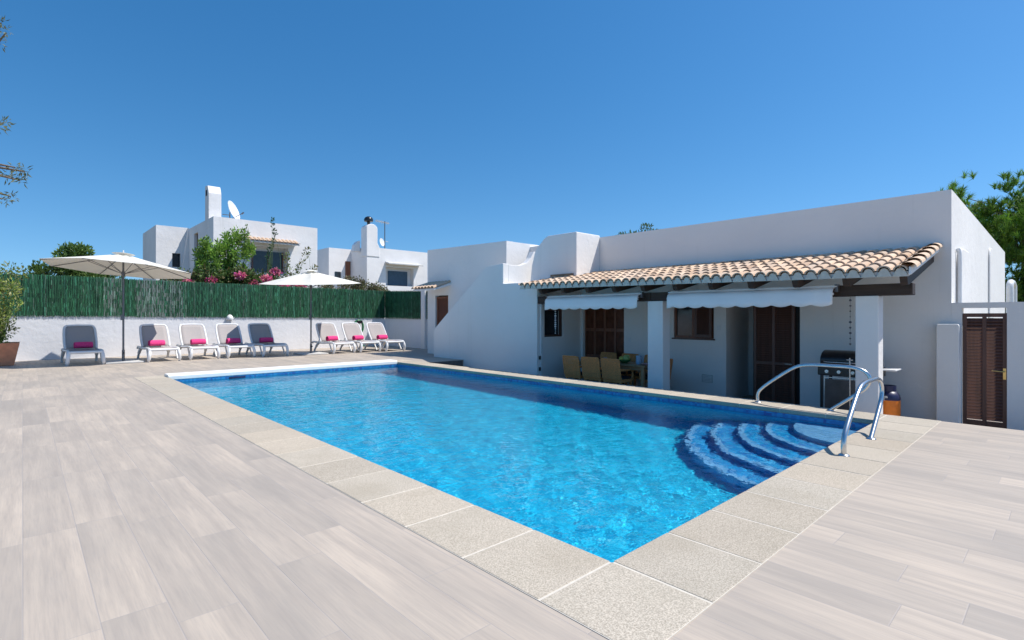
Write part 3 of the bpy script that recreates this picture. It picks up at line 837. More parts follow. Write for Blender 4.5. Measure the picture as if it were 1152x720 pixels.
# dining set
tb = thing('dining_table', 'wooden dining table laid with dishes under the porch', 'table', (10.08, 7.25, FLOOR))
q = MB(); q.box(-.38, .38, -1.02, 1.02, .705, .74); q.build('tabletop', M['tablewood'], tb, bevel=.006)
q = MB()
for a, b_, c, e in ((-.33, -.30, -.94, .94), (.30, .33, -.94, .94), (-.30, .30, -.94, -.91), (-.30, .30, .91, .94)): q.box(a, b_, c, e, .63, .704)
q.build('apron', M['tablewood'], tb)
for a in (-1, 1):
    for b_ in (-1, 1):
        q = MB(); q.box(a * .33 - .035, a * .33 + .035, b_ * .95 - .035, b_ * .95 + .035, 0, .704); q.build('leg', M['tablewood'], tb, bevel=.004)
def chair(label):
    root = thing('wicker_chair', label, 'chair', group='tan wicker chairs round the dining table')
    q = MB(); q.box(-.22, .22, -.24, .24, .36, .43); q.build('seat', M['wicker'], root, bevel=.015)
    q = MB(); n = 14
    for k in range(n):     # woven bands, gently curved
        z0 = .43 + k * .031; x0 = -.24 - .06 * (k / n)
        wv = .245 - .02 * (k / n) ** 2
        for j in range(6):
            a0 = -wv + 2 * wv * j / 6; a1 = -wv + 2 * wv * (j + 1) / 6
            c0 = -.03 * (1 - (a0 / wv) ** 2); c1 = -.03 * (1 - (a1 / wv) ** 2)
            v = [(x0 + c0, a0, z0), (x0 + c1, a1, z0), (x0 + c1 - .006, a1, z0 + .027), (x0 + c0 - .006, a0, z0 + .027)]
            v += [(a + .024, b_, c) for a, b_, c in v]
            q.add(v, [(0, 1, 2, 3), (7, 6, 5, 4), (0, 4, 5, 1), (2, 6, 7, 3), (1, 5, 6, 2), (0, 3, 7, 4)])
    q.build('backrest', M['wicker'], root)
    q = MB(); q.tube(smooth_path([(-.215, -.235, .43), (-.26, -.235, .66), (-.29, -.232, .84), (-.298, -.19, .872), (-.305, 0, .872), (-.298, .19, .872), (-.29, .232, .84), (-.26, .235, .66), (-.215, .235, .43)], 4), .016, 8); q.build('back_frame', M['wicker'], root)
    q = MB(); q.box(-.20, .21, -.21, .21, .431, .475); q.build('cushion', M['cushion'], root, bevel=.015)
    for s in (-1, 1):
        q = MB(); q.tube(smooth_path([(-.25, s * .235, .64), (0, s * .25, .63), (.19, s * .245, .61), (.21, s * .24, .42)], 4), .022, 8); q.build('armrest', M['wicker'], root)
        for x in (-.19, .19):
            q = MB(); q.box(x - .02, x + .02, s * .20 - .02, s * .20 + .02, 0, .36); q.build('leg', M['wicker'], root)
    return root
ch = chair('tan wicker chair with its back to the pool, nearest the middle pillar')
spots = [(9.62, 6.86, 0, None), (9.62, 7.42, .03, 'tan wicker chair with its back to the pool, in the middle of the three'),
         (9.62, 7.98, -.02, 'tan wicker chair with its back to the pool, nearest the wing wall'),
         (10.60, 6.75, PI, 'wicker chair on the wall side of the table, nearest the middle pillar'),
         (10.60, 7.40, PI, 'wicker chair on the wall side of the table, in front of the glazed door'),
         (10.60, 8.05, PI, 'wicker chair on the wall side of the table, by the corner of the porch'),
         (10.08, 6.22, PI / 2, 'wicker chair at the end of the table behind the middle pillar')]
for i, (x, y, rz, lb) in enumerate(spots):
    c = ch if i == 0 else copy_tree(ch)
    c.location = (x, y, FLOOR); c.rotation_euler = (0, 0, rz)
    if lb: c['label'] = lb
TT = FLOOR + .741
fb = thing('fruit_bowl', 'bowl holding green and yellow fruit on the dining table', 'bowl', (10.0, 6.95, TT))
q = MB(); q.lathe([(0, 0), (.06, 0), (.13, .05), (.16, .08), (.152, .08), (.12, .055), (0, .02)], seg=20); q.build('bowl', M['hose'], fb)
for (x, y, z, r, m_) in ((0, -.06, .11, .085, 'melon'), (0, .08, .09, .06, 'lemon'), (.06, .03, .09, .05, 'lemon')):
    q = MB(); n = 10; q.lathe([(r * math.sin(PI * k / n) + 1e-4, z - r * math.cos(PI * k / n)) for k in range(n + 1)], (x, y, 0), 14); q.build('fruit', M[m_], fb)
q = MB(); q.lathe([(0, 0), (.055, 0), (.065, .06), (.06, .15), (.065, .19), (.058, .19), (.05, .03), (0, .03)], (0, 0, 0), 18); q.tube(smooth_path([(0, -.06, .16), (0, -.11, .13), (0, -.10, .06), (0, -.06, .05)], 4), .008, 8)
tag(q.build('pitcher', M['ceramic_blue'], loc=(9.98, 6.56, TT)), 'pale blue pitcher standing on the dining table', 'pitcher')
q = MB(); q.lathe([(0, 0), (.05, 0), (.10, .02), (.105, .028), (.05, .012), (0, .012)], seg=20)
tag(q.build('plate', M['pink_ceramic'], loc=(9.95, 6.36, TT)), 'pink plate at the pillar end of the dining table', 'plate')
q = MB(); q.lathe([(0, 0), (.035, 0), (.042, .1), (.038, .1), (.03, .01), (0, .01)], seg=16)
tag(q.build('cup', M['pink_ceramic'], loc=(9.95, 7.45, TT)), 'pink cup on the dining table left of the fruit bowl', 'cup')
q = MB(); q.lathe([(0, 0), (.06, 0), (.11, .05), (.104, .05), (.05, .012), (0, .012)], seg=18)
tag(q.build('serving_bowl', M['ceramic_blue'], loc=(9.95, 7.22, TT)), 'shallow pale serving bowl on the dining table between cup and fruit', 'bowl')
# wind chimes
def chime(x, y, ztop, n, dz, mat, label, r=.016):
    root = thing('hanging_mobile', label, 'mobile', (x, y, ztop))
    q = MB(); q.tube([(0, 0, 0), (0, 0, -n * dz)], .002, 5); q.build('string', M['grey_metal'], root)
    for k in range(n):
        zz = -dz * (k + .7); rr = r * random.uniform(.6, 1.3)
        q = MB(); q.lathe([(1e-4, zz - rr), (rr, zz - rr * .3), (rr * .9, zz + rr * .5), (1e-4, zz + rr)], seg=8); q.build('charm', mat, root)
chime(9.42, 2.36, 1.56, 9, .085, M['grey_metal'], 'dark string of metal charms hanging left of the right pillar')
chime(9.38, 8.50, 1.56, 14, .052, M['white_metal'], 'white shell string hanging in front of the small dark window', .022)
ls = thing('tiered_stand', 'small metal stand with two round trays by the barbecue lid', 'stand', (9.75, 2.45, FLOOR))
q = MB(); q.tube([(0, 0, 0), (0, 0, 1.13)], .010, 8); q.build('stem', M['steel'], ls)
for z, r in ((1.0, .075), (1.09, .05)):
    q = MB(); q.lathe([(0, z), (r * .8, z), (r, z + .012), (r * .8, z + .006), (0, z + .006)], seg=16); q.build('tray', M['white_metal'], ls)
q = MB(); q.lathe([(0, 0), (.11, 0), (.11, .02), (0, .03)], seg=16); q.build('base', M['grey_metal'], ls)

# ------------------------------------------------------------------ garden walls and green screens
gwall = MB()
gwall.prism([(-16, -.05), (-16, 1.42), (0, 1.34), (5, 1.30), (11.4, 1.20), (11.6, 1.20), (11.6, -.05)], 1, 20.2, 20.4)
tag(gwall.build('garden_wall', M['garden_wall'], bevel=.01), 'long sunlit white garden wall behind the sun loungers', 'wall')
g2 = MB(); g2.prism([(14.96, -.05), (14.96, 1.16), (20.198, 1.20), (20.198, -.05)], 0, 11.4, 11.6)
tag(g2.build('garden_wall', M['garden_wall'], bevel=.01), 'short shaded white garden wall at the right end of the loungers', 'wall')
pr_ = MB(); pr_.box(11.28, 11.398, 16.98, 17.25, -.02, 2.32)
tag(pr_.build('gate_post', M['white_wall'], bevel=.01), 'slim white post standing in front of the right end of the green screen', 'post')

def screen(name, label, A, B, zb0, zb1, zt0, zt1, seed, worn=()):
    """brush screen from A to B; strands on the pool side of a thin backing"""
    root = thing(name, label, 'screen', (A[0], A[1], 0))
    A = Vector(A); B = Vector(B); D = B - A; Ln = D.length; D.normalize(); Nn = Vector((D.y, -D.x))
    r = random.Random(seed)
    mb = MB(); n = int(Ln / .011); 
    for lay in range(2):
        for i in range(n):
            s = Ln * (i + r.random()) / n; t = s / Ln
            zb = zb0 + (zb1 - zb0) * t - r.uniform(0, .06); zt = zt0 + (zt1 - zt0) * t + r.uniform(-.03, .015)
            w = r.uniform(.006, .013); off = .012 + .010 * lay + r.uniform(0, .012); lean = r.uniform(-.03, .03)
            wr = any(a < s < b_ for a, b_ in worn)
            pw = .5 + .5 * math.sin(s * 1.3) * math.sin(s * .37 + 1)
            br = r.uniform(.8, 1.15) * (.85 + .3 * pw)
            c = (.020 * br, .108 * br, .048 * br)
            if r.random() < .10: c = (.05, .19, .12)
            if wr and r.random() < .2: c = (.20, .28, .24)
            elif r.random() < .05: c = (.13, .21, .16)
            cuts = [zb]
            k = 9
            for q_ in range(k): cuts.append(zb + (zt - zb) * (q_ + 1) / k)
            pts = []
            for z in cuts:
                x = s + lean * (z - zb) + r.uniform(-.006, .006); o_ = off + r.uniform(-.004, .004)
                p = A + D * x + Nn * o_
                pts.append((p.x - D.x * w / 2, p.y - D.y * w / 2, z)); pts.append((p.x + D.x * w / 2, p.y + D.y * w / 2, z))
            for q_ in range(k):
                f_ = r.uniform(.5, 1.5) if r.random() < .8 else r.uniform(1.5, 2.8)
                if wr and r.random() < .30: f_ = 4.0; c_ = (.055, .065, .06)
                else: c_ = c
                mb.add(pts[2 * q_:2 * q_ + 4], [(0, 1, 3, 2)], (c_[0] * f_, c_[1] * f_, c_[2] * f_))
    o = mb.build('strands', M['strand'], root, recalc=False); o.matrix_parent_inverse = Matrix.Translation((-A.x, -A.y, 0))
    bk = MB(); p0 = A; p1 = B; p2 = B - Nn * .03; p3 = A - Nn * .03
    v = [(p0.x, p0.y, zb0), (p1.x, p1.y, zb1), (p2.x, p2.y, zb1), (p3.x, p3.y, zb0), (p0.x, p0.y, zt0 - .03), (p1.x, p1.y, zt1 - .03), (p2.x, p2.y, zt1 - .03), (p3.x, p3.y, zt0 - .03)]
    bk.add(v, [(0, 1, 2, 3), (4, 5, 6, 7), (0, 1, 5, 4), (1, 2, 6, 5), (2, 3, 7, 6), (3, 0, 4, 7)])
    o = bk.build('backing', M['green_back'], root); o.matrix_parent_inverse = Matrix.Translation((-A.x, -A.y, 0))
    return root
screen('green_screen', 'long sunlit green brush screen on top of the wall behind the loungers', (-14, 20.19), (11.38, 20.19), 1.40, 1.21, 2.58, 2.35, 5, worn=((14 + 1.8, 14 + 2.25), (14 + 2.6, 14 + 3.9)))
screen('green_screen', 'short shaded green brush screen on the side wall by the villa', (11.39, 20.15), (11.39, 15.0), 1.21, 1.16, 2.35, 2.18, 6)
q = MB(); q.lathe([(0, 0), (.10, 0), (.12, .05), (.10, .12), (.05, .18), (0, .2)], seg=16)
tag(q.build('wall_lamp', M['white_metal'], loc=(5.3, 20.13, 1.12)), 'small white bulb-shaped lamp on the wall behind the left loungers', 'lamp')
q = MB(); q.prism([(0, 0), (.10, 0), (.20, .35), (.14, .35)], 1, 20.15, 20.199)
# hose hanging on the wall
hs = thing('garden_hose', 'coiled green hose hung on the white wall behind the right loungers', 'hose', (10.1, 20.08, 0))
q = MB()
for k in range(5):
    rr = .19 + .012 * k
    q.tube([(rr * math.cos(a) * .9, -.03 - .02 * (k % 3), .82 + rr * 1.25 * math.sin(a)) for a in [PI * 2 * i / 20 for i in range(21)]], .016, 6)
q.tube(smooth_path([(-.1, -.05, .65), (-.12, -.06, .4), (.1, -.1, .1), (.2, -.3, .02)], 5), .016, 6)
q.build('coil', M['hose'], hs)
q = MB(); q.box(-.10, .14, -.12, .115, .96, 1.08); q.build('bracket', M['black'], hs, bevel=.01)

# ------------------------------------------------------------------ sun loungers, towels, parasols
def lounger(label):
    """local frame: foot end at y=0, head end towards +y"""
    root = thing('sun_lounger', label, 'sun lounger', group='white sun loungers along the garden wall')
    W = .34
    for s in (-1, 1):
        q = MB(); q.tube(smooth_path([(s * W, -.02, .24), (s * W, .0, .31), (s * W, .08, .355), (s * W, .30, .365), (s * W, .8, .345), (s * W, 1.25, .335), (s * W, 1.6, .345), (s * W, 1.80, .35), (s * W, 1.86, .30)], 4), .034, 8, flat=1.0)
        q.build('side_rail', M['resin'], root)
    for s in (-1, 1):
        q = MB(); q.tube(smooth_path([(s * W, -.0, .30), (s * (W + .01), -.035, .20), (s * (W + .02), -.01, .08), (s * (W + .025), .035, .012)], 4), [.042] * 10 + [.032] * 3, 8); q.build('leg', M['resin'], root)
        q = MB(); q.tube(smooth_path([(s * W, .42, .345), (s * W, .30, .2), (s * (W + .01), .20, .06)], 4), .022, 8); q.build('brace', M['resin'], root)
        q = MB(); q.tube(smooth_path([(s * W, 1.28, .34), (s * (W + .02), 1.42, .24), (s * (W + .03), 1.58, .08), (s * (W + .03), 1.62, .012)], 4), [.044] * 6 + [.032] * 7, 8); q.build('leg', M['resin'], root)
    q = MB(); q.tube([(-W, .0, .335), (W, .0, .335)], .036, 8); q.build('cross_bar', M['resin'], root)
    q = MB(); q.tube([(-W, .9, .325), (W, .9, .325)], .02, 8); q.build('cross_bar', M['resin'], root)
    q = MB(); q.tube([(-W, 1.84, .33), (W, 1.84, .33)], .024, 8); q.build('cross_bar', M['resin'], root)
    q = MB(); n = 10; V = []; F = []
    for i in range(n + 1):
        y = .04 + 1.10 * i / n; zz = .372 - .018 * math.sin(PI * i / n)
        for k in range(5):
            x = -W + .02 + (2 * W - .04) * k / 4; V.append((x, y, zz - .012 * math.sin(PI * k / 4)))
    for i in range(n):
        for k in range(4): F.append((i * 5 + k, i * 5 + k + 1, i * 5 + k + 6, i * 5 + k + 5))
    q.add(V, F, smooth=True); o = q.build('seat_sling', M['sling'], root); sd = o.modifiers.new('t', 'SOLIDIFY'); sd.thickness = .006
    # backrest, hinged at y=1.16, raised ~57 degrees
    ang = math.radians(54); ca, sa = math.cos(ang), math.sin(ang); B0 = Vector((0, 1.16, .375)); LB = .76
    def bp(x, t, off=0): return (x, B0.y + t * ca - off * sa, B0.z + t * sa + off * ca)
    q = MB(); pts = [bp(-W + .01, 0), bp(-W, .25), bp(-W + .01, .62), bp(-W + .05, LB - .02), bp(-W + .13, LB), bp(0, LB + .008), bp(W - .13, LB), bp(W - .05, LB - .02), bp(W - .01, .62), bp(W, .25), bp(W - .01, 0)]
    q.tube(smooth_path(pts, 4), .032, 8); q.build('backrest_frame', M['resin'], root)
    q = MB(); V = []; F = []
    for i in range(9):
        t = (LB - .01) * i / 8; hw = W - .02 - (.06 if i == 8 else 0)
        for k in range(7):
            x = -hw + 2 * hw * k / 6; V.append(bp(x, t, .012 - .03 * math.sin(PI * i / 8) * math.sin(PI * k / 6)))
    for i in range(8):
        for k in range(6): F.append((i * 7 + k, i * 7 + k + 1, i * 7 + k + 8, i * 7 + k + 7))
    q.add(V, F, smooth=True); o = q.build('backrest', M['sling'], root); sd = o.modifiers.new('t', 'SOLIDIFY'); sd.thickness = .006
    q = MB(); q.tube([(-.2, 1.42, .69), (-.2, 1.68, .345)], .014, 6); q.tube([(.2, 1.42, .69), (.2, 1.68, .345)], .014, 6); q.tube([(-.3, 1.68, .345), (.3, 1.68, .345)], .014, 6)
    q.build('back_support', M['resin'], root)
    return root
def towel(label):
    q = MB(); V = []; F = []; n = 40
    # spiral roll of cloth, axis along x
    for i in range(n + 1):
        a = 2 * PI * 2.6 * i / n; r = .022 + .088 * i / n
        for x in (-.195, -.185, -.1, 0, .1, .185, .195):
            rr = r * (1 - .10 * (abs(x) > .19)) * (1 + .05 * math.sin(9 * x + a)); V.append((x, rr * math.cos(a), .104 + rr * math.sin(a) * .93))
    for i in range(n):
        for k in range(6): F.append((i * 7 + k, i * 7 + k + 1, i * 7 + k + 8, i * 7 + k + 7))
    q.add(V, F, smooth=True)
    o = q.build('rolled_towel', M['towel']); sd = o.modifiers.new('t', 'SOLIDIFY'); sd.thickness = .012
    return tag(o, label, 'towel', 'rolled magenta towels on the loungers')
Ls = [
 (1.18, 17.20, .02, 'leftmost sun lounger, standing alone in the shade left of the left parasol', 'leftmost rolled magenta towel, on the lounger left of the left parasol'),
 (2.87, 17.15, 0, 'sun lounger just right of the left parasol pole, its back half shaded', 'rolled magenta towel on the lounger just right of the left parasol pole'),
 (3.87, 17.20, 0, 'fully sunlit sun lounger, second to the right of the left parasol pole', 'rolled magenta towel on the second lounger right of the left parasol pole'),
 (4.83, 17.12, 0, 'sun lounger under the small wall lamp with a shaded corner on its back', 'rolled magenta towel on the lounger under the small wall lamp'),
 (5.78, 17.0, 0, 'grey looking sun lounger wholly in shade, left of the right parasol pole', 'dark shaded magenta towel on the lounger left of the right parasol pole'),
 (7.92, 16.75, 0, 'sun lounger just right of the right parasol pole, left of the last three', 'rolled magenta towel on the lounger just right of the right parasol pole'),
 (8.86, 16.7, 0, 'sunlit sun lounger in the middle of the three at the right end', 'rolled magenta towel on the middle lounger of the right three'),
 (9.80, 16.62, 0, 'rightmost sun lounger, nearest the shaded side wall', 'rightmost rolled magenta towel, on the lounger nearest the side wall')]
L0 = lounger(Ls[0][3]); T0 = towel(Ls[0][4])
for i, (u, v_, rz, la, lt) in enumerate(Ls):
    o = L0 if i == 0 else copy_tree(L0)
    o.location = (u, v_, 0); o.rotation_euler = (0, 0, rz + random.uniform(-.015, .015)); o['label'] = la
    q = T0 if i == 0 else copy_tree(T0)
    q.location = (u + random.uniform(-.03, .05), v_ + 1.0, .368); q.rotation_euler = (0, 0, random.uniform(-.18, .18)); q['label'] = lt

def parasol(label, loc, zrim, ztop, tilt_axis, tilt, R, rot):
    root = thing('parasol', label, 'parasol', loc, 0, 'cream octagonal parasols among the loungers')
    q = MB(); q.box(-.42, .42, -.42, .42, 0, .045); q.build('base_plate', M['concrete'], root, bevel=.012)
    q = MB(); q.tube([(0, 0, .04), (0, 0, .34)], .034, 12); q.build('base_sleeve', M['grey_metal'], root)
    q = MB(); q.lathe([(0, -.06), (.025, -.05), (.028, 0)], (0, 0, 0), 10, ax=1); o = q.build('clamp_knob', M['black'], root, loc=(0, -.035, .26))
    hz = ztop - .10
    q = MB(); q.tube([(0, 0, .30), (0, 0, hz)], .024, 12); q.build('pole', M['grey_metal'], root)
    TM = Matrix.Translation((0, 0, hz)) @ Matrix.Rotation(tilt, 4, tilt_axis)
    h = ztop - zrim; n = 8
    q = MB(); V = [tuple(TM @ Vector((0, 0, .06)))]; F = []
    rings = 6; per = 32
    for k in range(1, rings + 1):
        f = k / rings
        for j in range(per):
            a = 2 * PI * j / per; seg = 2 * PI / n
            loc_a = ((a) % seg) - seg / 2
            rad = R * f * math.cos(seg / 2) / math.cos(loc_a)
            sag = -.045 * math.sin(PI * f) * math.cos(loc_a / (seg / 2) * PI / 2)
            V.append(tuple(TM @ Vector((rad * math.cos(a + rot), rad * math.sin(a + rot), .06 - h * f ** .97 + sag))))
    for j in range(per): F.append((0, 1 + j, 1 + (j + 1) % per))
    for k in range(rings - 1):
        for j in range(per):
            a = 1 + k * per; F.append((a + j, a + per + j, a + per + (j + 1) % per, a + (j + 1) % per))
    # short hanging hem
    q.add(V, F, smooth=False)
    o = q.build('canopy', M['canopy'], root); sd = o.modifiers.new('t', 'SOLIDIFY'); sd.thickness = .004
    q = MB(); V = [tuple(TM @ Vector((0, 0, .10)))]; 
    for j in range(16):
        a = 2 * PI * j / 16; V.append(tuple(TM @ Vector((.26 * math.cos(a), .26 * math.sin(a), .055))))
    q.add(V, [(0, 1 + j, 1 + (j + 1) % 16) for j in range(16)]); q.build('vent_cap', M['canopy'], root)
    q = MB(); q.lathe([(.0, .16), (.018, .15), (.015, .10)], (0, 0, hz), 10); q.build('finial', M['white_metal'], root)
    for j in range(n):
        a = 2 * PI * j / n + rot - 0
        p0 = TM @ Vector((.03 * math.cos(a), .03 * math.sin(a), .03)); p1 = TM @ Vector((R * .985 * math.cos(a), R * .985 * math.sin(a), .035 - h * .985 ** .97))
        pm = TM @ Vector((R * .5 * math.cos(a), R * .5 * math.sin(a), .035 - h * .5 ** .97))
        q = MB(); q.tube([p0, pm, p1], .010, 6); rb = q.build('rib', M['grey_metal'], root)
        q = MB(); q.tube([Vector((.03 * math.cos(a), .03 * math.sin(a), hz - .48)), pm], .008, 6); q.build('strut', M['grey_metal'], rb)
    q = MB(); q.tube([(0, 0, hz - .54), (0, 0, hz - .42)], .045, 12); q.build('runner', M['grey_metal'], root)
    q = MB(); q.box(-.06, .0, -.03, .03, 1.15, 1.3); q.build('crank', M['grey_metal'], root, bevel=.008)
    return root
parasol('cream parasol at the left, beside the leftmost lounger', (2.00, 17.6, 0), 2.56, 2.99, Vector((.425, -.905, 0)), math.radians(-5), 1.72, .2)
parasol('cream parasol between the left five and the right three loungers', (6.98, 17.22, 0), 2.38, 2.80, Vector((.73, -.683, 0)), math.radians(5.0), 1.60, .39)

# ------------------------------------------------------------------ vegetation
def leaf_cloud(mb, centers, radii, n, size, cols, rnd, up=.2, aspect=.5, shell=.55):
    """n leaves (bent quads) spread in ellipsoid clumps"""
    for c, r in zip(centers, radii):
        c = Vector(c)
        cb_ = rnd.uniform(.7, 1.25)
        for _ in range(n):
            d = Vector((rnd.gauss(0, 1), rnd.gauss(0, 1), rnd.gauss(0, 1))).normalized()
            rad = (shell + (1 - shell) * rnd.random()) if rnd.random() < .7 else rnd.random()
            p = c + Vector((d.x * r[0], d.y * r[1], d.z * r[2])) * rad * rnd.uniform(.85, 1.12)
            ax = (d + Vector((rnd.gauss(0, .7), rnd.gauss(0, .7), rnd.gauss(0, .7) + up))).normalized()
            s = size * rnd.uniform(.6, 1.35)
            sd = ax.cross(Vector((rnd.gauss(0, 1), rnd.gauss(0, 1), rnd.gauss(0, 1)))).normalized() * s * aspect * .5
            nn = ax.cross(sd).normalized()
            a = p; m_ = p + ax * s * .5 + nn * s * .08; e = p + ax * s
            col = rnd.choice(cols); b_ = rnd.uniform(.75, 1.25) * cb_
            mb.add([a, m_ + sd, e, m_ - sd], [(0, 1, 2, 3)], tuple(min(1, x * b_) for x in col))
def branches(mb, base, tips, r0, rnd, bend=.2):
    base = Vector(base)
    for t in tips:
        t = Vector(t); L = (t - base).length
        m1 = base.lerp(t, .35) + Vector((rnd.uniform(-1, 1), rnd.uniform(-1, 1), rnd.uniform(0, 1))) * bend * L * .3
        m2 = base.lerp(t, .7) + Vector((rnd.uniform(-1, 1), rnd.uniform(-1, 1), rnd.uniform(-.5, 1))) * bend * L * .3
        pts = smooth_path([base, m1, m2, t], 3); n = len(pts)
        mb.tube(pts, [r0 * (1 - .85 * i / (n - 1)) for i in range(n)], 6)
def bush(name, label, cat, base, centers, radii, n, size, cols, seed, r0=.04, trunk=None, leaf_name='foliage', group=None, **kw):
    rnd = random.Random(seed); root = thing(name, label, cat, base, group=group)
    inv = Matrix.Translation((-base[0], -base[1], -base[2]))
    mb = MB(); leaf_cloud(mb, centers, radii, n, size, cols, rnd, **kw)
    o = mb.build(leaf_name, M['leaf'], root, recalc=False); o.matrix_parent_inverse = inv
    mb = MB()
    if trunk: 
        mb.tube(smooth_path([base] + trunk, 4), [r0 * (1 - .5 * i / (4 * len(trunk))) for i in range(4 * len(trunk) + 1)], 8)
        st_ = trunk[-1]
    else: st_ = base
    branches(mb, st_, centers, r0 * .5, rnd)
    o = mb.build('trunk' if trunk else 'stems', M['bark'] if trunk else M['stem'], root); o.matrix_parent_inverse = inv
    return root
G1 = [(.045, .10, .02), (.07, .14, .03), (.035, .08, .02)]
# dark evergreen behind the left parasol
rnd = random.Random(11)
cs = []; rs = []
for i in range(34):
    t = rnd.random(); a = rnd.uniform(0, 2 * PI); hz = 3.2 + 2.6 * t; rr = (1 - t) * 2.0 + .75
    cs.append((2.6 + rr * math.cos(a) * rnd.random() ** .5, 46.5 + rr * math.sin(a) * rnd.random() ** .5 * .8, hz - .1 * rr))
    s = rnd.uniform(.4, .75); rs.append((s, s, s * 1.1))
bush('evergreen_tree', 'dark evergreen tree rising behind the left parasol', 'tree', (2.0, 46.5, -.6), cs, rs, 300, .26, [(.09, .17, .035), (.12, .21, .045), (.15, .25, .06)], 12, r0=.3, trunk=[(2.1, 46.5, 1.5), (2.2, 46.5, 3.0)], leaf_name='crown', up=.9, aspect=.4)
# bougainvillea hedge behind the screen, tall leafy shrub above it
rnd = random.Random(21); cs = []; rs = []
for i in range(48):
    u = rnd.uniform(3.9, 8.5); cs.append((u, 22.0 + rnd.uniform(-.4, .6), rnd.uniform(1.9, 2.85) - .12 * abs(u - 6.2)))
    s = rnd.uniform(.28, .48); rs.append((s * 1.2, s, s))
bg_ = bush('bougainvillea', 'low bougainvillea bush with magenta flowers above the green screen', 'bush', (6.1, 22.1, -.6), cs, rs, 300, .12, [(.08, .15, .03), (.12, .20, .045), (.16, .13, .05), (.06, .11, .03)], 22, r0=.05, up=.3)
rnd = random.Random(23); mb = MB(); fc = [(6.02, 21.45, 2.78), (6.9, 21.35, 2.72), (7.55, 21.35, 2.48), (8.25, 21.4, 2.45), (5.0, 21.4, 2.55), (4.3, 21.4, 2.42), (7.3, 21.5, 3.0), (6.5, 21.4, 2.5), (7.95, 21.4, 2.6)]
leaf_cloud(mb, fc, [(.20, .14, .13)] * len(fc), 150, .085, [(.72, .12, .28), (.80, .20, .26), (.62, .08, .34), (.85, .32, .34)], rnd, aspect=.8)
o = mb.build('flowers', M['leaf'], bg_, recalc=False); o.matrix_parent_inverse = Matrix.Translation((-6.1, -22.1, .6))
rnd = random.Random(31); cs = []; rs = []
for i in range(64):
    u = 4.75 + 1.9 * rnd.random(); top = 4.55 - .55 * abs(u - 6.1); z = rnd.uniform(2.3, top)
    cs.append((u, 22.4 + rnd.uniform(-.3, .3), z)); rs.append((.15, .18, rnd.uniform(.25, .5)))
bush('leafy_shrub', 'tall bright green shrub above the screen, in front of the two storey white house', 'bush', (5.9, 22.4, -.6), cs, rs, 140, .13, [(.24, .42, .06), (.34, .52, .09), (.16, .30, .055)], 32, r0=.05, up=.8, aspect=.42, shell=.2)
# thin climbing stem
cs = [(7.15 + .10 * math.sin(k * .8) + .02 * k, 22.0, 2.5 + k * .20) for k in range(14)]
bush('climbing_vine', 'single thin dark vine shoot standing up against the white house wall', 'vine', (7.15, 22.0, -.6), cs, [(.07, .07, .11)] * 14, 22, .09, [(.03, .09, .04), (.05, .12, .05)], 33, r0=.03, up=.6)
cs = [(8.35 - .42 + .13 * k, 22.1, 2.35 + .24 * k) for k in range(8)] + [(8.5 + .15 * k, 22.1, 2.7 + .16 * k) for k in range(5)] + [(8.1 - .03 * k, 22.1, 2.5 + .25 * k) for k in range(6)]
bush('flowering_vine', 'loose yellow green vine shoots in front of the shaded house window', 'vine', (8.3, 22.1, -.6), cs, [(.13, .12, .14)] * len(cs), 32, .10, [(.12, .20, .03), (.18, .24, .05), (.22, .17, .05)], 34, r0=.03, up=.6)
rnd = random.Random(41); cs = []; rs = []
for i in range(44):
    u = rnd.uniform(9.6, 12.7); cs.append((u, 22.4 + rnd.uniform(-.3, .3), rnd.uniform(2.2, 2.95) - .25 * abs(u - 11)))
    rs.append((.25, .22, .24))
bush('dry_bush', 'pale brownish green bush above the screen right of the right parasol', 'bush', (11, 22.4, -.6), cs, rs, 130, .10, [(.16, .18, .06), (.24, .20, .10), (.10, .13, .04), (.30, .24, .16)], 42, r0=.04, up=.5)
cs = [(13.2, 19.0, 2.25), (13.0, 18.6, 2.3)]
bush('creeper', 'small green creeper at the top of the slim white post', 'vine', (12.2, 17.6, -.6), [(11.75, 17.0, 2.3), (11.8, 16.7, 2.35), (11.75, 17.4, 2.25)], [(.14, .16, .14)] * 3, 60, .07, [(.12, .16, .05), (.3, .3, .12)], 43, r0=.02, up=.4)

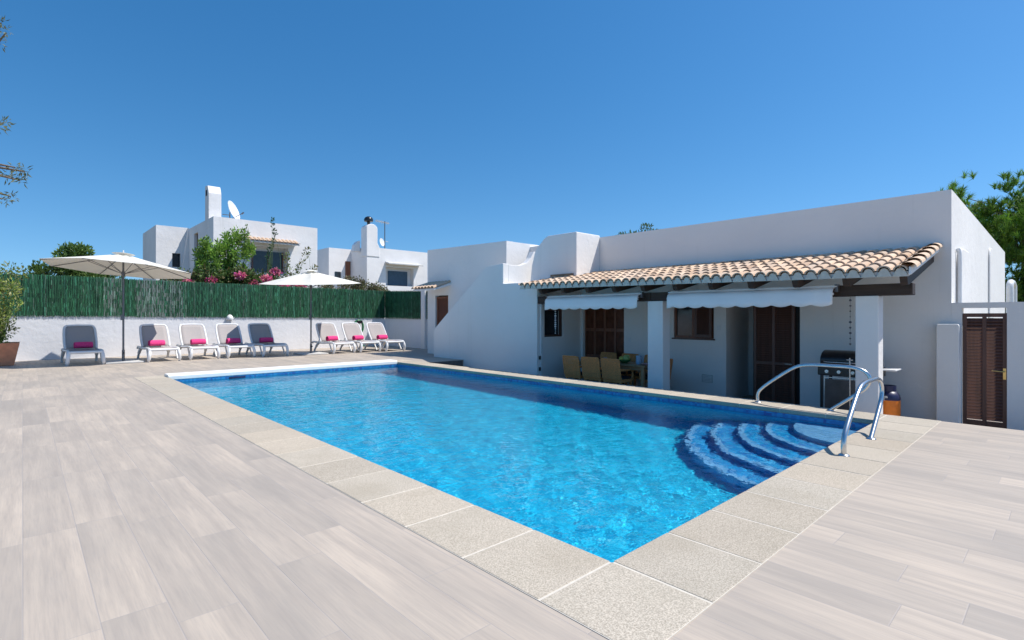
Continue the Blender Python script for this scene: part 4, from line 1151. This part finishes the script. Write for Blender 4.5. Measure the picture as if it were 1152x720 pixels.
# pine behind the villa
def pine(base, tips, seed, label, trunk_pts, cols, clump=34, nl=.32):
    rnd = random.Random(seed); root = thing('pine_tree', label, 'tree', base)
    inv = Matrix.Translation((-base[0], -base[1], -base[2]))
    mb = MB()
    for c in tips:
        c = Vector(c); cb_ = rnd.uniform(.65, 1.3)
        for k in range(rnd.randint(9, 14)):
            tw = c + Vector((rnd.gauss(0, .42), rnd.gauss(0, .42), rnd.gauss(0, .30)))
            up = Vector((rnd.gauss(0, .35), rnd.gauss(0, .35), 1)).normalized()
            tb = rnd.uniform(.75, 1.25) * cb_
            for j in range(clump):
                d = (up + Vector((rnd.gauss(0, .6), rnd.gauss(0, .6), rnd.gauss(0, .45)))).normalized(); L = nl * rnd.uniform(.6, 1.1)
                sd = d.cross(Vector((rnd.gauss(0, 1), rnd.gauss(0, 1), rnd.gauss(0, 1)))).normalized() * .020
                st_ = tw + up * rnd.uniform(-.08, .18)
                col = rnd.choice(cols)
                mb.add([st_ - sd, st_ + sd, st_ + d * L], [(0, 1, 2)], tuple(x * tb for x in col))
    o = mb.build('crown', M['leaf'], root, recalc=False); o.matrix_parent_inverse = inv
    mb = MB(); pts = smooth_path([base] + trunk_pts, 4); n = len(pts)
    mb.tube(pts, [.22 * (1 - .6 * i / n) for i in range(n)], 8)
    for c in tips:
        st_ = Vector(trunk_pts[min(len(trunk_pts) - 1, int(len(trunk_pts) * max(0, (c[2] - 2)) / 7))]); branches(mb, st_, [c], .05, rnd)
    o = mb.build('trunk', M['bark'], root); o.matrix_parent_inverse = inv
    return root
rnd = random.Random(51); tips = []
for i in range(210):
    a = rnd.uniform(0, 2 * PI); t = rnd.random(); rr = 4.2 * rnd.random() ** .5
    x = 43.2 + rr * math.cos(a); y = 1.5 + rr * math.sin(a)
    top = 8.1 - .13 * rr * rr * .5
    tips.append((x, y, 1.0 + (top - 1.0) * rnd.random() ** .7))
tips += [(39.0, 4.5, 8.3), (39.3, 4.7, 7.8), (40.4, 3.9, 7.6), (41.6, 2.6, 8.6), (41.8, 2.4, 9.0), (40.9, 3.3, 7.4)]
pine((43.0, 2.0, -.6), tips, 52, 'green pine tree rising behind the right end of the villa', [(43, 2, 2), (43, 1.9, 4.5), (42.9, 1.9, 7.0)], [(.20, .38, .035), (.26, .44, .045), (.13, .27, .03), (.08, .18, .02)], clump=44, nl=.42)
tips = [(20.9, 14.6, 5.05), (21.3, 14.3, 5.12), (21.6, 14.0, 5.15), (22.0, 13.6, 5.2), (21.8, 13.9, 5.5), (21.1, 14.5, 4.9), (21.7, 13.9, 4.8)]
def small_pine():
    rnd = random.Random(61)
    r = bush('treetop', 'green treetop just showing over the villa parapet', 'tree', (21.5, 14.2, -.6), tips, [(.35, .3, .16)] * 7, 80, .16, [(.06, .12, .03), (.10, .16, .05)], 62, r0=.12, trunk=[(21.5, 14.2, 2), (21.5, 14.2, 4.2)], leaf_name='crown', up=.9, aspect=.3)
small_pine()
# potted shrub at the left edge
pt = thing('plant_pot', 'square terracotta pot at the left edge in front of the white wall', 'pot', (-.42, 18.7, 0))
q = MB(); q.add([(-.26, -.26, 0), (.26, -.26, 0), (.26, .26, 0), (-.26, .26, 0), (-.37, -.37, .58), (.37, -.37, .58), (.37, .37, .58), (-.37, .37, .58), (-.32, -.32, .58), (.32, -.32, .58), (.32, .32, .58), (-.32, .32, .58), (-.31, -.31, .50), (.31, -.31, .50), (.31, .31, .50), (-.31, .31, .50)],
      [(3, 2, 1, 0), (0, 1, 5, 4), (1, 2, 6, 5), (2, 3, 7, 6), (3, 0, 4, 7), (4, 5, 9, 8), (5, 6, 10, 9), (6, 7, 11, 10), (7, 4, 8, 11), (8, 9, 13, 12), (9, 10, 14, 13), (10, 11, 15, 14), (11, 8, 12, 15)])
q.build('pot_body', M['terracotta'], pt, bevel=.015)
q = MB(); q.box(-.315, .315, -.315, .315, .44, .505); q.build('soil', M['dirt'], pt)
rnd = random.Random(71); cs = []; rs = []
for i in range(48):
    z = rnd.uniform(.62, 2.5); w = .42 if z > 1.5 else .26
    cs.append((-.50 + rnd.uniform(-w, w), 18.7 + rnd.uniform(-.3, .3), z)); rs.append((.20, .20, .22))
bush('potted_shrub', 'tall loose yellow green shrub growing in the terracotta pot at the left edge', 'plant', (-.42, 18.7, .5), cs, rs, 85, .085, [(.26, .34, .06), (.36, .42, .09), (.17, .26, .05), (.42, .42, .20)], 72, r0=.035, up=.4, aspect=.4)
# olive tree whose twigs reach into the frame at the upper left
B_ = (-1.9, 8.2, 0)
rnd = random.Random(81); cs = []; rs = []
tw = [(.02, 8.35, 2.94), (-.06, 8.38, 2.98), (-.12, 8.38, 2.86), (-.18, 8.38, 2.90), (-.10, 8.4, 2.64), (-.17, 8.38, 2.60), (-.16, 8.4, 3.48), (-.20, 8.4, 3.42), (-.14, 8.4, 4.52), (-.18, 8.4, 4.62), (-.19, 8.4, 4.38), (-.02, 8.4, 2.84)]
bush('olive_tree', 'grey green olive twigs hanging into the upper left corner', 'tree', B_, tw + [(-.62 - .12 * k, 8.1 + .1 * (k % 4), 2.9 + .24 * (k % 9)) for k in range(18)],
     [(.065, .07, .06)] * len(tw) + [(.3, .3, .25)] * 18, 26, .06, [(.20, .22, .10), (.30, .32, .18), (.14, .16, .07)], 82, r0=.10, trunk=[(-1.85, 8.2, 1.0), (-1.6, 8.25, 2.2), (-1.3, 8.3, 2.9)], leaf_name='crown', up=0, aspect=.22)

# ------------------------------------------------------------------ neighbouring houses beyond the wall
GZ = -.6
def house(name, label, base):
    return thing(name, label, 'house', (base[0], base[1], GZ))
def HP(root, mb, name, mat, bevel=0, sub=None):
    o = mb.build(name, mat, None, bevel=bevel)
    if sub is not None: o.parent = sub
    else:
        o.parent = root; o.matrix_parent_inverse = Matrix.Translation(-root.location)
    return o
h1 = house('white_house', 'two storey white house with a tall chimney and satellite dish', (9.5, 31))
q = MB()
def wall_y(mb, y0, y1, xa, xb, z0, z1, holes):
    xs = sorted({xa, xb} | {h[0] for h in holes} | {h[1] for h in holes})
    for a, b_ in zip(xs[:-1], xs[1:]):
        cuts = sorted([(h[2], h[3]) for h in holes if h[0] <= a + 1e-6 and h[1] >= b_ - 1e-6]); z = z0
        for c0, c1 in cuts:
            if c0 > z + 1e-6: mb.box(a, b_, y0, y1, z, c0)
            z = c1
        if z < z1 - 1e-6: mb.box(a, b_, y0, y1, z, z1)
wall_y(q, 29.1, 29.35, 6.92, 12.16, GZ, 6.23, [(8.55, 10.55, 3.45, 4.95)])
# left flank with a small opening
for a, b_, c, e in ((29.35, 32.2, GZ, 6.23), (32.2, 33.1, GZ, 3.95), (32.2, 33.1, 5.8, 6.23), (33.1, 38, GZ, 6.23)): q.box(6.92, 7.17, a, b_, c, e)
q.box(11.9, 12.16, 29.35, 38, GZ, 6.2); q.box(7.17, 11.9, 29.35, 38, 5.6, 5.75); q.box(7.17, 11.9, 37.8, 38, GZ, 6.2)
HP(h1, q, 'wall', M['old_wall'])
q = MB(); wall_y(q, 34.68, 34.9, 5.40, 6.918, GZ, 6.33, [(6.17, 6.57, 4.05, 4.83)]); q.box(5.40, 5.62, 34.9, 39, GZ, 6.33); q.box(5.62, 6.918, 34.9, 39, 5.7, 5.8)
HP(h1, q, 'rear_wing', M['old_wall'])
# sloping buttress between wing and main block
q = MB(); q.prism([(6.918, 6.30), (6.918, GZ), (6.15, GZ), (6.6, 4.0), (6.82, 5.6)], 1, 34.3, 34.679); HP(h1, q, 'buttress', M['old_wall'])
q = MB(); q.box(6.19, 6.55, 34.80, 34.85, 4.06, 4.82); o = HP(h1, q, 'window', M['glass'])
q = MB(); q.box(7.05, 7.10, 32.2, 33.1, 3.95, 5.8); o = HP(h1, q, 'window', M['shutter'])
# recessed window under a canopy
q = MB(); q.prism([(29.352, 3.45), (29.352, 4.95), (29.9, 4.95), (29.9, 3.45)], 0, 8.3, 8.55); q.box(10.55, 10.8, 29.352, 29.9, 3.45, 4.95); q.box(8.55, 10.55, 29.7, 29.9, 3.45, 4.95); q.box(8.3, 10.8, 29.352, 29.9, 4.951, 5.1)
HP(h1, q, 'window_recess', M['old_wall'])
q = MB(); q.box(8.85, 10.45, 29.62, 29.68, 3.62, 4.75); o = HP(h1, q, 'window', M['glass'])
q = MB()
for x in (8.85, 9.63, 10.4): q.box(x, x + .06, 29.58, 29.619, 3.62, 4.75)
o2 = q.build('frame', M['shutter'], None); o2.parent = o
q = MB(); q.prism([(28.55, 5.06), (28.55, 5.14), (29.099, 5.34), (29.099, 5.22)], 0, 8.35, 10.95); HP(h1, q, 'window_canopy', M['concrete'])
q = MB()
for c in range(13):
    xc = 8.42 + c * .205; ring = []; n = 6
    for (y, z, rr) in ((28.50, 5.15, .10), (29.098, 5.37, .085)):
        for i in range(n + 1):
            a = PI * i / n; ring.append((xc + rr * math.cos(a), y, z + rr * .6 * math.sin(a)))
    q.add(ring, [(i, i + 1, n + 2 + i, n + 1 + i) for i in range(n)], (.9, .88, .85))
HP(h1, q, 'canopy_tiles', M['clay'])
q = MB(); q.box(8.40, 10.7, 28.9, 29.099, 3.30, 3.45); HP(h1, q, 'window_ledge', M['old_wall'])
q = MB(); q.prism([(30.0, 5.76), (30.0, 7.55), (30.08, 7.75), (30.2, 7.95), (30.5, 7.99), (30.7, 7.99), (30.7, 5.76)], 0, 6.912, 7.50)
o = HP(h1, q, 'chimney', M['old_wall'], .02)
q = MB(); q.box(6.906, 7.3, 30.25, 30.55, 7.45, 7.75); q.build('flue_opening', M['dark'], o)
# plain wall below, dish and antenna
ds = thing('satellite_dish', 'white satellite dish on the roof of the white house beside its tall chimney', 'satellite dish', (8.0, 30.4, 5.75))
q = MB(); q.tube([(0, 0, 0), (0, 0, 1.0)], .03, 8); q.tube([(-.35, 0, .85), (0, 0, .85)], .02, 6); q.build('mast', M['grey_metal'], ds)
q = MB(); n = 20; prof = [(.001, 0), (.18, .018), (.34, .065), (.54, .15), (.545, .165), (.36, .09), (.18, .035), (.001, .02)]
q.lathe(prof, (0, 0, 0), n); o = q.build('reflector', M['white_metal'], ds, loc=(.05, -.05, 1.05))
o.rotation_euler = Vector((.72, -.60, .34)).to_track_quat('Z', 'Y').to_euler()
q = MB(); q.tube([(.05, -.05, .65), (.55, -.2, .98)], .018, 6); q.tube([(.52, -.2, .95), (.62, -.22, 1.05)], .04, 8); q.build('receiver_arm', M['grey_metal'], ds)
q = MB(); q.tube([(-.3, 35.0, 4.85 - 4.85), (-.3, 35.0, .01)], .02, 6)

h2 = house('white_house', 'smaller white house with a rounded chimney and blue grey shutter', (20, 36))
q = MB()
wall_y(q, 34.0, 34.25, 17.76, 22.85, GZ, 6.17, [(19.25, 21.6, 3.50, 4.85)])
q.box(17.76, 18.0, 34.25, 40, GZ, 6.17); q.box(22.6, 22.85, 34.25, 40, GZ, 6.15); q.box(18.0, 22.6, 34.25, 40, 5.6, 5.75); q.box(18, 22.6, 39.8, 40, GZ, 6.1)
HP(h2, q, 'wall', M['old_wall'])
q = MB(); q.box(16.06, 17.758, 36.43, 36.65, GZ, 6.2); q.box(16.06, 16.28, 36.65, 40, GZ, 6.2); q.box(16.28, 17.758, 36.65, 40, 5.6, 5.75); HP(h2, q, 'rear_wing', M['old_wall'])
q = MB(); q.box(16.5, 16.95, 36.40, 36.429, 3.9, 4.5); o = HP(h2, q, 'window', M['glass'])
q = MB(); q.box(17.3, 17.7, 36.39, 36.428, 3.6, 5.3); HP(h2, q, 'shutter', M['redwood'])
q = MB(); q.prism([(19.05, 3.5), (19.05, 5.1), (19.25, 5.1), (19.25, 3.5)], 1, 34.252, 34.6); q.box(21.6, 21.8, 34.252, 34.6, 3.5, 5.1); q.box(19.25, 21.6, 34.48, 34.6, 3.5, 4.85); q.box(19.05, 21.8, 34.252, 34.6, 4.851, 5.1); HP(h2, q, 'window_recess', M['old_wall'])
q = MB(); q.box(19.68, 21.3, 34.40, 34.46, 3.55, 4.62); HP(h2, q, 'window_shutter', M['blue_shutter'])
q = MB(); q.prism([(33.45, 5.02), (33.45, 5.10), (33.999, 5.24), (33.999, 5.12)], 0, 19.2, 22.1); HP(h2, q, 'window_canopy', M['concrete'])
n = 8
q = MB(); pts = [(17.72, 5.5), (17.72, 7.5)] + [(18.15 - .43 * math.cos(PI * k / n), 7.5 + .33 * math.sin(PI * k / n)) for k in range(1, n)] + [(18.58, 7.5), (18.58, 6.5), (18.75, 6.18), (18.75, 5.5)]
q.prism(pts, 1, 33.96, 34.8); o = HP(h2, q, 'chimney', M['old_wall'], .04)
q = MB(); q.prism([(17.2, 5.9), (17.28, 6.35), (17.5, 6.62), (17.71, 6.7), (17.71, 5.9)], 1, 34.9, 35.3); HP(h2, q, 'chimney_shoulder', M['old_wall'], .02)
q = MB(); q.lathe([(.10, 0), (.12, .18), (.30, .22), (.33, .36), (.26, .5), (.12, .58), (0, .6)], (18.1, 34.4, 7.82), 12); o2 = q.build('chimney_cowl', M['black'], None); o2.parent = o
an = thing('roof_antenna', 'tall thin television antenna on the roof beside the rounded chimney', 'antenna', (19.45, 34.5, 5.7))
q = MB(); q.tube([(0, 0, -1.3), (0, -.0, 2.55)], .035, 6); q.build('mast', M['grey_metal'], an)
q = MB(); q.tube([(-.75, 0, 2.5), (.35, 0, 2.42)], .018, 6)
for k in range(8): q.tube([(-.7 + k * .14, -.22, 2.5 - k * .01), (-.7 + k * .14, .22, 2.5 - k * .01)], .012, 5); 
for k in range(8): q.tube([(-.7 + k * .14, 0, 2.36 - k * .01), (-.7 + k * .14, 0, 2.62 - k * .01)], .012, 5)
q.build('aerial', M['concrete'], an)
q = MB(); q.tube([(-.3, 0, 1.1), (.3, 0, 1.05)], .018, 6); q.build('bracket', M['concrete'], an)
q = MB(); q.lathe([(.001, 0), (.2, .03), (.3, .08), (.2, .05), (.001, .02)], (0, 0, 0), 14); o = q.build('small_dish', M['white_metal'], an, loc=(-.35, -.1, .95)); o.rotation_euler = (PI / 2.3, 0, .5)
